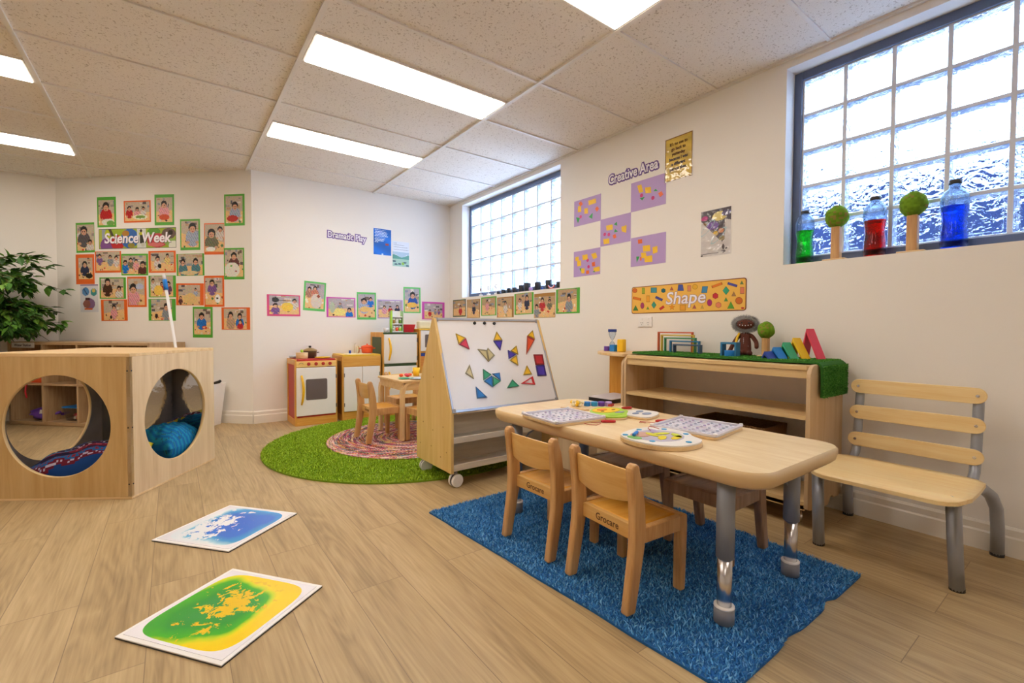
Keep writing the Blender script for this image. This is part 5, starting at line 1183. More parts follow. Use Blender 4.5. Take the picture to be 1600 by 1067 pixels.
G().box(-w+.016, w-.016, -d-.002, -d+.018, .0, .075).build('plinth', 'honey_x', t, bevel=.002)
for z in (.17, .45): G().box(w-.018, w-.010, -d-.016, -d-.006, z-.018, z+.018).build('hinge', 'dark_plastic', dr)
# sink cupboard
t, w, d = kitchen_box('play_sink_cupboard', 'toy sink cupboard with two white doors and a yellow top, right of the cooker', 'toy cupboard', 1.325, 1.712, .635, 'card_wood')
G().box(-w+.005, w-.005, -d-.004, d-.005, .632, .648).build('worktop', 'yellow_top', t, bevel=.003) if 'yellow_top' in MATS else (plain('yellow_top', hx('#e2b62c'), .4), G().box(-w+.005, w-.005, -d-.004, d-.005, .632, .648).build('worktop', 'yellow_top', t, bevel=.003))
G().box(-w+.010, w-.010, -d-.004, -d+.014, .532, .632).build('apron', 'honey_x', t, bevel=.002)
G().box(-.13, .11, -d+.04, d-.10, .6475, .652).build('sink_rim', 'cream', t, bevel=.002)
for sx in (-1, 1):
    xa, xb = sorted((sx*.002, sx*(w-.014)))
    q = G().box(xa, xb, -d-.013, -d-.001, .092, .528).build('door', 'white_paint', t, bevel=.004)
    for z in (.16, .45): G().box(min(xb, w)-.006 if sx > 0 else xa, xb if sx > 0 else xa+.006, -d-.016, -d-.012, z-.018, z+.018).build('hinge', 'dark_plastic', q)
G().box(-w+.016, w-.016, -d-.002, -d+.018, 0, .088).build('plinth', 'honey_x', t, bevel=.002)
G().tube([(0.02, d-.06, .648), (0.02, d-.06, .73), (.02, d-.09, .75), (.02, d-.12, .735)], .006, 8).build('tap', 'white_plastic', t)
# fridge
t, w, d = kitchen_box('play_fridge', 'tall white toy fridge with two yellow curved handles beside the sink cupboard', 'toy fridge', 1.730, 2.120, .868, 'dark_green')
G().box(-w+.006, w-.006, -d-.004, d-.005, .850, .866).build('top_board', 'dark_green', t, bevel=.003)
for z0, z1, h0, h1 in ((.545, .846, .58, .81), (.075, .515, .28, .46)):
    q = G().box(-w+.012, w-.016, -d-.014, -d-.001, z0, z1).build('door', 'white_paint', t, bevel=.005, seg=3)
    banana_handle(q, -.135, -d-.014, h0, h1, .024)
    for z in (z0+.05, z1-.06): G().box(w-.018, w-.010, -d-.016, -d-.006, z-.022, z+.022).build('hinge', 'dark_plastic', q)
G().box(-w+.018, w-.018, -d+.002, -d+.012, .515, .545).build('gap_strip', 'dark_green', t)
G().box(-w+.016, w-.016, -d-.002, -d+.018, 0, .072).build('plinth', 'honey_x', t, bevel=.002)
# microwave hutch
t, w, d = kitchen_box('play_microwave_hutch', 'toy cupboard with a microwave door on top, partly behind the easel end', 'toy cupboard', 2.138, 2.52, .895, 'card_wood')
G().box(-w-.004, w+.004, -d-.006, d, .893, .905).build('top_board', 'yellow_top', t, bevel=.003)
q = G().box(-w+.012, w-.012, -d-.013, -d-.001, .665, .885).build('door', 'white_paint', t, bevel=.004)
G().prism([(p[0]-.03, p[1]+.775) for p in rrect(.20, .14, .01)], 'y', -d-.0148, -d-.0132).build('door_window', 'smoke_panel', q)
G().box(-w+.018, w-.018, -d+.0, -d+.016, .645, .665).build('shelf_edge', 'honey_x', t)
G().box(-w+.02, w-.02, -d+.006, -d+.014, .61, .645).build('blue_strip', 'navy', t)
G().box(-w+.018, w-.018, -d+.002, -d+.016, .50, .61).build('drawer_front', 'orange_wood', t) if 'orange_wood' in MATS else (wood('orange_wood', hx('#c87a2c'), hx('#dc9242'), 'X'), G().box(-w+.018, w-.018, -d+.002, -d+.016, .50, .61).build('drawer_front', 'orange_wood', t))
G().box(-w+.018, w-.018, -d+.002, -d+.016, 0, .50).build('lower_front', 'honey_x', t)
# ---- things on the kitchen
t = thing('cooking_pot', 'pale wooden toy pot with a green ball on the lid, left on the cooker', 'pot', (.985, 4.66, .618))
G().lathe([(.048, 0), (.052, .004), (.053, .05), (.050, .052)], 24).build('body', 'birch_x', t); G().lathe([(.054, .052), (.054, .058), (.0, .060)], 24).build('lid', 'birch_y', t); G().ball((0, 0, .073), .014).build('knob', 'lime', t)
t = thing('cooking_pot', 'dark toy pot with a domed lid and black knob, behind the pale pot', 'pot', (1.085, 4.78, .618))
plain('pot_brown', hx('#5c4a3a'), .35, metal=.3); plain('pot_lid', hx('#a58a5c'), .3, metal=.5)
G().lathe([(.050, 0), (.058, .006), (.062, .06), (.064, .068)], 28).build('body', 'pot_brown', t); G().lathe([(.067, .068), (.062, .078), (.035, .092), (.008, .098)], 28).build('lid', 'pot_lid', t); G().lathe([(.007, .097), (.012, .106), (.012, .116), (.0, .118)], 16).build('knob', 'black', t)
for s_ in (-1, 1): G().tube([(s_*.06, -.015, .05), (s_*.08, -.012, .052), (s_*.08, .012, .052), (s_*.06, .015, .05)], .004, 6).build('handle', 'pot_brown', t)
t = thing('toy_plate', 'flat yellow toy dish on the right of the cooker top', 'plate', (1.165, 4.63, .618))
G().lathe([(.03, 0), (.052, .004), (.068, .012), (.066, .013), (.05, .007), (0, .005)], 26, sx=1.1).build('dish', 'yellow', t)
t = thing('toy_plate', 'stack of pale blue toy plates behind the pale wooden pot', 'plate', (.945, 4.80, .618))
plain('pale_blue', hx('#b9c4cf'), .4); G().lathe([(.03, 0), (.042, .006), (.05, .022), (.048, .024), (0, .012)], 24).build('dish', 'pale_blue', t)
t = thing('cooking_pot', 'bright orange lidded toy pot at the right of the sink cupboard', 'pot', (1.615, 4.68, .652))
g = G().lathe([(.040, 0), (.052, .006), (.058, .045), (.060, .062)], 28); g.build('body', 'orange', t)
G().lathe([(.062, .062), (.055, .074), (.025, .084), (.006, .086), (.010, .096), (0, .099)], 28).build('lid', 'orange', t)
for s_ in (-1, 1): G().tube([(s_*.055, -.016, .05), (s_*.078, -.012, .052), (s_*.078, .012, .052), (s_*.055, .016, .05)], .005, 6).build('handle', 'orange', t)
t = thing('wooden_toast', 'brown and cream slice standing left of the orange pot', 'toy food', (1.535, 4.73, .652))
G().cyl((-.012, 0, .036), (.012, 0, .036), .036, n=24).build('slice', 'cream', t); G().cyl((-.004, 0, .036), (.006, 0, .036), .038, n=24).build('crust', 'card_wood', t)
o = G().cyl((0, 0, 0), (0, 0, .034), .011, n=14).build('shaker', 'navy', None, loc=(1.455, 4.73, .649)); tag(o, 'tiny dark blue shaker on the sink cupboard', 'shaker')
# on the fridge
t = thing('spice_rack', 'pale toy spice rack with two shelves of jars on the fridge', 'rack', (1.925, 4.66, .866))
plain('rack_green', hx('#9ac08a'), .4)
for sx in (-1, 1): G().box(sx*.060-.006, sx*.060+.006, -.03, .03, 0, .23).build('side_board', 'rack_green', t, bevel=.002)
for z in (.004, .085, .16): G().box(-.055, .055, -.03, .03, z, z+.01).build('shelf', 'white_paint', t)
G().box(-.055, .055, .024, .030, 0, .23).build('back_board', 'white_paint', t)
jc = ['cream', 'orange', 'lime', 'card_wood', 'white_plastic', 'felt_green']; jl = ['cream jar on the bottom shelf of the spice rack', 'orange jar on the bottom shelf of the spice rack', 'light green jar on the bottom shelf of the spice rack', 'brown jar on the middle shelf of the spice rack', 'white jar on the middle shelf of the spice rack', 'green jar on the middle shelf of the spice rack']
for k in range(6):
    x = -.035+.035*(k % 3); z = .866+(.0145 if k < 3 else .0955)
    j = thing('spice_jar', jl[k], 'jar', (1.925+x, 4.65, z), 0, 'spice jars in the toy rack')
    G().cyl((0, 0, 0), (0, 0, .038), .014, n=14).build('body', jc[k], j); G().cyl((0, 0, .038), (0, 0, .052), .013, n=14).build('lid', 'white_plastic', j)
o = G().tube([(0, 0, 0), (0, 0, .10), (.004, 0, .19), (.006, 0, .235)], [.010, .012, .012, .004], 10).build('toy_leek', 'lime', None, loc=(1.848, 4.62, .866)); tag(o, 'tall pale green toy vegetable left of the spice rack', 'toy food')
t = thing('cup', 'small white cup on the left front of the toy fridge', 'cup', (1.800, 4.64, .866)); G().lathe([(.022, 0), (.030, .05), (.027, .05), (.020, .004), (0, .004)], 20).build('body', 'white_plastic', t)
t = thing('tub', 'bright red tapered tub between fridge and microwave hutch', 'tub', (2.075, 4.70, .900))
def tub_mesh(a, b, h, th=.004, sy=.8):
    g = G(); vs = []
    for (w_, z) in ((a, 0), (b, h), (b-th, h), (a-th, th)): vs += [(sx*w_, s2*w_*sy, z) for sx, s2 in ((-1, -1), (1, -1), (1, 1), (-1, 1))]
    fs = [(i*4+k, i*4+(k+1) % 4, (i+1)*4+(k+1) % 4, (i+1)*4+k) for i in range(3) for k in range(4)]+[(3, 2, 1, 0), (12, 13, 14, 15)]
    return g.add(vs, fs)
tub_mesh(.052, .072, .085).build('body', 'red', t, bevel=.004)
t.location = (2.065, 4.70, .868)
G().box(-.01, .01, -.01, .01, 0, .001).build('base', 'red', t)
t = thing('toy_toaster', 'white rounded toy toaster on the microwave hutch beside the easel tip', 'toy appliance', (2.25, 4.68, .905))
G().box(-.07, .07, -.045, .045, 0, .085).build('body', 'cream', t, bevel=.015, seg=4); G().box(-.045, .045, -.008, .008, .084, .086).build('slot', 'dark_plastic', t)
# on the small table
zt = .502
t = thing('beaker', 'yellow beaker on the small play table', 'cup', (1.69, 3.66, zt)); G().lathe([(.026, 0), (.032, .07), (.029, .07), (.023, .004), (0, .004)], 22).build('body', 'yellow', t)
o = G().lathe([(.012, 0), (.020, .01), (.021, .05), (.012, .062), (.014, .07), (0, .074)], 16).build('wooden_peg', 'birch_z', None, loc=(1.84, 3.56, zt)); tag(o, 'plain wooden peg figure on the play table, right of the yellow beaker', 'peg figure')
t = thing('toy_plate', 'pale blue plate at the front of the play table', 'plate', (1.60, 3.43, zt)); G().lathe([(.04, 0), (.075, .006), (.074, .008), (.04, .003), (0, .003)], 28).build('dish', 'pale_blue', t)
t = thing('toy_plate', 'green leaf-shaped dish at the left of the play table', 'plate', (1.52, 3.49, zt)); G().lathe([(.02, 0), (.05, .005), (.049, .007), (0, .003)], 20, sx=1.3).build('dish', 'mint', t)
t = thing('toy_plate', 'white plate with a grey rim at the right of the play table', 'plate', (1.80, 3.43, zt)); G().lathe([(.04, 0), (.07, .006), (.069, .008), (.04, .003), (0, .003)], 28).build('dish', 'white_plastic', t)
for k, (x, y, c, lb) in enumerate(((1.545, 3.64, 'orange', 'orange toy food piece, farthest left on the play table'), (1.585, 3.60, 'red', 'red toy food piece near the left of the play table'), (1.63, 3.66, 'card_orange', 'second orange toy food piece, just left of the yellow beaker'), (1.755, 3.65, 'green', 'small green toy food piece right of the yellow beaker'), (1.79, 3.62, 'lime', 'lime toy food piece between beaker and peg figure'), (1.60, 3.66, 'pink', 'pink toy food piece behind the red one'))):
    o = G().ball((0, 0, .013), .020, .016, .013, n=14, m=8).build('toy_food', c, None, loc=(x, y, zt)); tag(o, lb, 'toy food', 'toy food on the play table')

# ================================================================== back left: cubby shelf, plant, pole, bin
Ad = Vector((.7071, -.7071)); Nn = Vector((-.7071, -.7071))       # along the shelf towards the right, out into the room
p0 = Vector((-1.225, 6.185))                                       # front left corner on the floor
t = thing('cubby_shelf', 'oak cubby shelf labelled Water Station along the angled wall behind the cube', 'shelf unit', (p0.x, p0.y, 0), atan2(-.7071, .7071))
SL, SD, SH = 1.506, .37, .770
g = G()
G().box(0, .022, 0, SD, 0, SH).build('end_panel', 'oak_z', t, bevel=.001); G().box(SL-.022, SL, 0, SD, 0, SH).build('end_panel', 'oak_z', t, bevel=.001)
G().box(.022, SL-.022, 0, SD, SH-.024, SH).build('top_board', 'oak_x' if 'oak_x' in MATS else wood('oak_x', hx('#b39169'), hx('#caa97f'), 'X', scale=14), t, bevel=.001)
G().box(.022, SL-.022, 0, SD, .012, .036).build('bottom_board', 'oak_x', t); G().box(.022, SL-.022, .01, SD, 0, .012).build('plinth', 'oak_x', t)
for k in range(1, 4): G().box(SL*k/4-.010, SL*k/4+.010, 0, SD-.01, .036, SH-.024).build('divider', 'oak_z', t)
for z in (.372,): G().box(.022, SL-.022, 0, SD-.01, z, z+.018).build('shelf', 'oak_x', t)
G().box(.022, SL-.022, SD-.006, SD, .036, SH-.024).build('back_panel', 'oak_z', t)
lbp = G().box(.05, .30, -.003, 0, SH-.054, SH-.006).build('label_plate', 'white_plastic', t)
text_mesh('lettering', 'Water Station', .034, 'ink', lbp, (.175, -.0038, SH-.031), offset=.0006, extrude=.0003, sx=.95)
def cub(x, y, z):
    q = p0+Ad*x+(-Nn)*y; return (q.x, q.y, z)
rzS = atan2(-.7071, .7071)
# contents
t = thing('plastic_box', 'clear box with blue lid and red toys, in a lower cubby seen through the cube', 'box', cub(.60, .15, .036), rzS)
tub_mesh(.085, .105, .12, .003, .75).build('body', 'box_clear', t); G().box(-.112, .112, -.085, .085, .12, .134).build('lid', 'blue', t, bevel=.005)
rs = np.random.RandomState(9)
for k in range(9):
    o = G().ball((0, 0, .018), .022, .02, .018, n=12, m=8).build('red_toy', ['red', 'card_orange', 'cream', 'pink'][k % 4], None, loc=cub(.60+rs.uniform(-.045, .045), .15+rs.uniform(-.03, .03), .042+.024*(k//3)))
    tag(o, 'small rounded toy in red, orange or cream inside the clear box with the blue lid', 'toy', 'toys in the clear box')
t = thing('cloth_bag', 'crumpled purple bag with a pale patch in the left lower cubby', 'bag', cub(.26, .12, .036), rzS)
g = G(); n, m_ = 28, 14; vs = []
for j in range(m_+1):
    a = -pi/2+pi*j/m_
    for i in range(n):
        b_ = 2*pi*i/n; r_ = 1+.16*sin(3*b_+j)+.10*sin(7*b_-j*1.3); vs.append((.13*cos(a)*cos(b_)*r_, .09*cos(a)*sin(b_)*r_, .055+.055*sin(a)*(1+.2*sin(4*b_))))
g.add([(p[0], p[1], max(p[2], 0)) for p in vs], [(j*n+i, j*n+(i+1) % n, (j+1)*n+(i+1) % n, (j+1)*n+i) for j in range(m_) for i in range(n)], True).build('body', 'purple', t)
G().box(.01, .10, -.088, -.080, .03, .085, M=Matrix.Rotation(radians(-12), 4, 'X')).build('patch', 'white_plastic', t, bevel=.003)
o = G().tube([(0, 0, .05), (.004, -.01, .0), (-.004, -.014, -.06), (.006, -.012, -.12)], .007, 6).build('red_ribbon', 'red', None, loc=cub(.22, -.006, .375), rot=(0, 0, rzS)); tag(o, 'red ribbon hanging over the cubby shelf edge', 'ribbon')
o = G().box(-.07, .07, -.06, .06, 0, .06).build('orange_case', 'orange', None, bevel=.004, loc=cub(.25, .10, .391), rot=(0, 0, rzS)); tag(o, 'orange case in the upper left cubby seen at the top of the round opening', 'case')
# plant
px_, py_ = -1.375, 5.99
t = thing('potted_ficus', 'leafy artificial ficus tree in a dark pot at the left edge', 'plant', (px_, py_, 0))
G().lathe([(.13, 0), (.16, .02), (.18, .26), (.19, .28), (.17, .28), (.16, .05), (0, .05)], 28).build('pot', 'pot_black', t)
G().lathe([(.168, .24), (.0, .25)], 24).build('soil', 'brown', t)
rs = np.random.RandomState(21); br = G(); leaves = G(); tips = []
for k in range(3):
    a = 2*pi*k/3+.4; b0 = Vector((.03*cos(a), .03*sin(a), .24)); b1 = Vector((.07*cos(a+1), .07*sin(a+1), .8)); b2 = Vector((.10*cos(a+1.5), .10*sin(a+1.5), 1.25))
    br.tube([b0, (b0+b1)/2+Vector((.015, 0, 0)), b1, b2], [.013, .011, .009, .006], 8); 
LG = [hx(h) for h in ('#2f5a1c', '#3f7324', '#264a18', '#57882e', '#356322', '#6f9a3a')]
def leaf(p, d, up, L, c):
    d = d.normalized(); s_ = d.cross(up); 
    if s_.length < 1e-3: s_ = Vector((1, 0, 0))
    s_.normalize(); n_ = s_.cross(d); w_ = L*.24
    q = [p, p+d*L*.3+s_*w_-n_*w_*.0+n_*.003, p+d*L*.65+s_*w_*.8, p+d*L-n_*L*.12, p+d*L*.65-s_*w_*.8, p+d*L*.3-s_*w_+n_*.003, p+d*L*.3-n_*w_*.30, p+d*L*.65-n_*w_*.28]
    leaves.add(q, [(0, 1, 6), (1, 2, 7, 6), (2, 3, 7), (0, 6, 5), (6, 7, 4, 5), (7, 3, 4)], False, c)
def branch(p, d, L, n):
    pts = [p]; dd = d.copy()
    for i in range(n):
        
        nx_ = pts[-1]+dd*L/n
        if nx_.y+py_ > 6.30 or nx_.z < .80 and nx_.x+px_ > -1.34: dd = Vector((-abs(dd.x)*.5, -abs(dd.y), .35)).normalized()
        dd = (dd+Vector((rs.uniform(-.25, .25), rs.uniform(-.25, .25), rs.uniform(-.30, .12)))).normalized(); pts.append(pts[-1]+dd*L/n)
    br.tube(pts, [.004*(1-i/(n+1))+.001 for i in range(n+1)], 5)
    for i in range(1, n+1):
        w_ = pts[i]
        if w_.z < .86 and w_.x+px_ > -1.30: continue
        if w_.y+py_ > 6.33 or (w_.x+px_+w_.y+py_) > 5.32 and w_.z < .85: continue
        for s_ in range(6):
            v = Vector((rs.uniform(-1, 1), rs.uniform(-1, 1), rs.uniform(-.7, .4))); leaf(pts[i]+Vector((rs.uniform(-.02, .02),)*3), (dd*.8+v).normalized(), Vector((rs.uniform(-.3, .3), rs.uniform(-.3, .3), 1)), rs.uniform(.065, .105), LG[rs.randint(len(LG))])
for k in range(230):
    z = rs.choice([rs.uniform(.84, 1.16), rs.uniform(1.28, 1.45)], p=[.68, .32]); a = rs.uniform(0, 2*pi); up = .15 if z > 1.2 else -.15
    branch(Vector((.07*cos(a), .07*sin(a), z)), Vector((cos(a), sin(a), up+rs.uniform(-.2, .3))), rs.uniform(.22, .50), 5)
br.build('branches', 'brown_bark' if 'brown_bark' in MATS else plain('brown_bark', hx('#6e5a44'), .8), t); leaves.build('foliage', 'leaf', t)
# leaning pole with a blue end
pb, pt_ = Vector((.11, 4.68, 0)), Vector((-.050, 4.935, 1.365))
t = thing('pole', 'thin white pole with a blue band, leaning in front of the science display', 'pole', (0, 0, 0))
dv_ = (pt_-pb); 
G().cyl(pb+dv_*.0, pb+dv_*.90, .011, n=14).build('shaft', 'white_plastic', t); G().cyl(pb+dv_*.90, pb+dv_*.965, .0165, n=16).build('band', 'blue', t); G().cyl(pb+dv_*.965, pt_, .013, .012, n=14).build('tip', 'white_plastic', t)
# bin
t = thing('waste_bin', 'tall white tapered bin with a black handle behind the cube', 'bin', (.235, 5.10, 0), radians(-44))
g = G(); vs = []
for (a_, b_, z) in ((.10, .075, 0), (.135, .105, .39), (.129, .099, .39), (.095, .07, .01)): vs += [(sx*a_, sy*b_, z) for sx, sy in ((-1, -1), (1, -1), (1, 1), (-1, 1))]
g.add(vs, [(i*4+k, i*4+(k+1) % 4, (i+1)*4+(k+1) % 4, (i+1)*4+k) for i in range(3) for k in range(4)]+[(3, 2, 1, 0), (12, 13, 14, 15)]).build('body', 'white_plastic', t, bevel=.008)
G().tube([(.06, 0, .375), (.10, 0, .395), (.15, 0, .408), (.165, 0, .418)], [.009, .012, .014, .012], 10).build('handle', 'black', t)
# ================================================================== on the long shelf unit
# turf runner with a flap over the right-hand end
t = thing('turf_runner', 'dark green artificial grass strip along the shelf top, hanging over its right end', 'runner', (0, 0, 0))
plain('turf_dark', hx('#2c6a1e'), .95)
TZ0 = .7525
g = G(); xa, xb = 2.375, 2.675; ys = np.linspace(1.90, .86, 40)
cl = [(y, TZ0+.0005+.002*abs(sin(y*9))) for y in ys]+[(.848, TZ0), (.838, TZ0-.008), (.834, TZ0-.025), (.833, .70), (.832, .65), (.833, .602)]
th_ = .010; up = []
for i, (y, z) in enumerate(cl):
    a = cl[max(0, i-1)]; b = cl[min(len(cl)-1, i+1)]; d = Vector((b[0]-a[0], b[1]-a[1])).normalized(); n_ = Vector((d.y, -d.x)); n_ = n_ if (n_.y > 0 or n_.x < 0) else -n_; 
    up.append((y+n_.x*th_, z+n_.y*th_))
poly = cl+up[::-1]; m = len(cl)
vs = [(x, p[0], p[1]) for x in (xa, xb) for p in cl]+[(x, p[0], p[1]) for x in (xa, xb) for p in up]
fs = []
for i in range(m-1): fs += [(i, i+1, m+i+1, m+i), (2*m+i, 3*m+i, 3*m+i+1, 2*m+i+1), (i, 2*m+i, 2*m+i+1, i+1), (m+i, m+i+1, 3*m+i+1, 3*m+i)]
fs += [(0, m, 3*m, 2*m), (m-1, 3*m-1, 4*m-1, 2*m-1)]
g.add(vs, fs).build('backing', 'turf_dark', t)
rs = np.random.RandomState(8)
pts = [(rs.uniform(xa, xb), rs.uniform(.845, 1.90), TZ0+th_-.001) for _ in range(16000)]
GC = [hx('#4a8a34'), hx('#5aa040'), hx('#3c7a28'), hx('#6cac4c')]
o = pile('grass_blades', pts, .007, .003, GC, t, seed=31); o['kind'] = 'stuff'
# blades on the hanging flap: same recipe turned on its side
pts = [(rs.uniform(xa, xb), rs.uniform(.600, .745), 0) for _ in range(7000)]
o = pile('flap_blades', pts, .007, .003, GC, t, seed=32); o['kind'] = 'stuff'
o.matrix_world = Matrix(((1, 0, 0, 0), (0, 0, -1, .824), (0, 1, 0, 0), (0, 0, 0, 1)))
ST = TZ0+.0115
# nested square arches
def arch(label, x, y0, y1, zt, mat, dep=.038, th=.010, group='nested square wooden arches'):
    t = thing('square_arch', label, 'wooden arch', (x, (y0+y1)/2, ST), 0, group); w = (y1-y0)/2; h = zt-ST
    P = [(-w, 0), (-w+th, 0), (-w+th, h-th), (w-th, h-th), (w-th, 0), (w, 0), (w, h), (-w, h)]
    G().prism(P, 'x', -dep/2, dep/2).build('frame', mat, t, bevel=.001); return t
plain('arch_orange', hx('#c8582c'), .45); plain('arch_yellow', hx('#d8b43c'), .45); plain('arch_green', hx('#3a8a5c'), .45); plain('arch_blue', hx('#2878a8'), .45); plain('arch_navy', hx('#3c5878'), .45)
ad = .018
arch('orange square arch, largest of the nested row on the shelf', 2.640, 1.638, 1.895, .895, 'arch_orange', ad, .0085)
arch('yellow square arch, second of the nested row', 2.618, 1.616, 1.855, .877, 'arch_yellow', ad, .0085)
arch('green square arch, middle of the nested row', 2.594, 1.588, 1.812, .859, 'arch_green', ad, .0085)
arch('light blue square arch, second smallest of the nested row', 2.566, 1.546, 1.752, .841, 'arch_blue', ad, .0085)
arch('slate blue square arch, smallest and foremost of the nested row', 2.53, 1.515, 1.700, .820, 'arch_navy', .03, .0085)
a = arch('upright blue square arch standing around a blue half disc in front of the doll', 2.47, 1.262, 1.352, .842, 'arch_blue', .045, .011, group='loose blocks near the doll')
t = thing('half_disc_block', 'bright blue rounded block inside the upright blue arch', 'block', (2.455, 1.300, ST)); G().cyl((0, 0, 0), (0, 0, .034), .028, n=28).build('block', 'blue', t, bevel=.002)
# leaning arches
def tent(label, x, ya, za, rf, lf, mat, dep=.052, th=.009):
    """arch tipped on edge: apex at (ya,za), right foot rf, left foot lf (world Y)"""
    t = thing('leaning_arch', label, 'wooden arch', (x, ya, ST), radians(-24), 'coloured arches leaning in a row'); h = za-ST
    r = Vector((rf-ya, -h)); l = Vector((lf-ya, -h)); A = Vector((0, h))
    nr_ = Vector((-r.y, r.x)).normalized()*th; nl_ = Vector((l.y, -l.x)).normalized()*th
    # inner outline
    P = [A, A+r, A+r-nr_ if False else A+r+Vector((th*1.15, 0)), Vector((0, h-th*2.2)), A+l+Vector((-th*1.15, 0)), A+l]
    G().prism([(p.x, p.y) for p in P], 'x', -dep/2, dep/2).build('frame', mat, t, bevel=.001); return t
tent('rose pink leaning arch, largest and rightmost of the row', 2.61, .967, .918, .892, 1.005, 'pink', .048)
tent('yellow leaning arch, second from the right in the row', 2.565, 1.012, .871, .944, 1.043, 'yellow', .048)
tent('green leaning arch in the middle of the row', 2.52, 1.040, .848, .982, 1.068, 'mint', .048)
tent('light blue leaning arch, second from the left in the row', 2.475, 1.067, .824, 1.018, 1.092, 'blue', .048)
tent('navy leaning arch, smallest and leftmost of the row', 2.43, 1.088, .802, 1.052, 1.110, 'navy', .048)
# little trees
def tree(label, loc, h, r, group, slab=.05, trunk=.020):
    t = thing('wooden_tree', label, 'toy tree', loc, 0, group)
    G().box(-slab*.8, slab*.8, -slab, slab, 0, .008).build('base', 'birch_x', t, bevel=.002)
    G().box(-trunk, trunk, -trunk, trunk, .008, h).build('trunk', 'beech_z', t, bevel=.004)
    n, m = 26, 16; vs = []; 
    for i in range(m+1):
        a = -pi/2+pi*i/m
        for k in range(n):
            b = 2*pi*k/n; j = 1+.03*sin(3*b+2*a*2)+.02*sin(7*a+b*2); vs.append((r*cos(a)*cos(b)*j, r*cos(a)*sin(b)*j, h-.006+r*1.08+r*1.12*sin(a)*j))
    c = [tuple(np.array(hx('#6f9428'))*(.75+.4*rs.rand()) if rs.rand() > .12 else hx('#8a7a3a')) for _ in range(n*m)]
    G().add(vs, [(i*n+k, i*n+(k+1) % n, (i+1)*n+(k+1) % n, (i+1)*n+k) for i in range(m) for k in range(n)], True, c).build('crown', 'felt', t); return t
tree('toy tree with a green felt ball on the shelf, right of the doll', (2.60, 1.178, ST), .105, .042, 'felt-topped toy trees', .036, .016)
tree('toy tree with a green felt ball on the sill, between green and red bottles', (2.764, .912, 1.27), .175, .052, 'felt-topped toy trees')
tree('toy tree with a green felt ball on the sill, between red and blue bottles', (2.764, .608, 1.27), .175, .052, 'felt-topped toy trees')
# doll: one skinned body, head, fur trim
def skinned(name, mat, parent, joints, bones, root, sub=2):
    me = bpy.data.meshes.new(name); me.from_pydata([j[0] for j in joints], bones, [])
    o = bpy.data.objects.new(name, me); C.objects.link(o); o.parent = parent
    sk = o.modifiers.new('skin', 'SKIN'); 
    for i, j in enumerate(joints):
        v = me.skin_vertices[0].data[i]; v.radius = j[1] if isinstance(j[1], tuple) else (j[1], j[1]); v.use_root = (i == root)
    sk.use_smooth_shade = True; sb = o.modifiers.new('sub', 'SUBSURF'); sb.levels = sb.render_levels = sub
    me.materials.append(MATS[mat]); return o
t = thing('doll', 'brown cloth doll with white stitching and a grey fur-trimmed head, sitting on the shelf', 'doll', (2.60, 1.285, ST), radians(-100))
# local: x = its left-right (viewer right is -x rotated), y towards the viewer
J = [((0, 0, .028), (.032, .026)), ((0, -.004, .075), (.034, .024)), ((0, -.006, .118), (.022, .018)), ((0, -.006, .135), (.012, .012)),
     ((.034, -.004, .112), (.013, .013)), ((.058, .008, .070), (.012, .012)), ((.078, .020, .024), (.013, .012)), ((.084, .026, .012), (.011, .010)),
     ((-.034, -.004, .112), (.013, .013)), ((-.056, .010, .078), (.012, .012)), ((-.058, .036, .052), (.012, .012)), ((-.056, .048, .048), (.010, .010)),
     ((.018, .026, .020), (.015, .014)), ((.024, .060, .016), (.014, .013)), ((.026, .078, .022), (.013, .015)),
     ((-.018, .026, .020), (.015, .014)), ((-.026, .060, .016), (.014, .013)), ((-.028, .078, .022), (.013, .015))]
Bn = [(0, 1), (1, 2), (2, 3), (2, 4), (4, 5), (5, 6), (6, 7), (2, 8), (8, 9), (9, 10), (10, 11), (0, 12), (12, 13), (13, 14), (0, 15), (15, 16), (16, 17)]
skinned('body', 'hide', t, J, Bn, 0)
t.rotation_euler = (0, 0, radians(115)); t.location = (2.60, 1.290, ST)
hd = G().ball((0, .004, .178), .050, .030, .030, n=26, m=16).build('head', 'hide', t)
fc = G()
for sx in (-1, 1): fc.ball((sx*.018, .032, .186), .005, .003, .005, n=10, m=6)
fc.build('eye', 'black', hd)
fc = G()
for k in range(5): fc.ball((-.028+.014*k, .0335-.0003*k*k*0, .170+.002*abs(k-2)), .0028, .002, .0028, n=8, m=5)
for z in (.06, .07, .08, .09, .10): fc.ball((.008, .0205, z), .002, .002, .0028, n=8, m=5)
for k in range(5): fc.ball((-.016+.005*k, .0235, .055-.002*k), .0018, .002, .002, n=8, m=5)
fc.build('stitching', 'sign_text', t)
fur = G(); rs2 = np.random.RandomState(5)
for _ in range(5200):
    a = rs2.uniform(0, 2*pi); rr_ = rs2.uniform(-.010, .010); q = rs2.uniform(0, 2*pi)
    cx, cz = .054*cos(a), .178+.034*sin(a); p = Vector((cx+.011*cos(q)*cos(a), .004+.016*sin(q)-.002, cz+.011*cos(q)*sin(a)))
    d = Vector((cos(a)*cos(q), sin(q)*.8, sin(a)*cos(q)))+Vector(rs2.uniform(-.5, .5, 3)); d.normalize(); d *= rs2.uniform(.008, .017)
    s_ = d.cross(Vector(rs2.uniform(-1, 1, 3))).normalized()*.0007
    fur.add([p-s_, p+s_, p+d], [(0, 1, 2)])
fur.build('fur_trim', 'fur', t)
G().tube([(.054*cos(a), .002, .178+.034*sin(a)) for a in [2*pi*i/28 for i in range(28)]], .010, 8, closed=True).build('fur_band', 'fur', t)
G().tube([(.030, .014, .128), (.040, .024, .10), (.046, .036, .07), (.044, .052, .045)], [.006, .007, .006, .004], 6).build('sash', 'yellow', t)
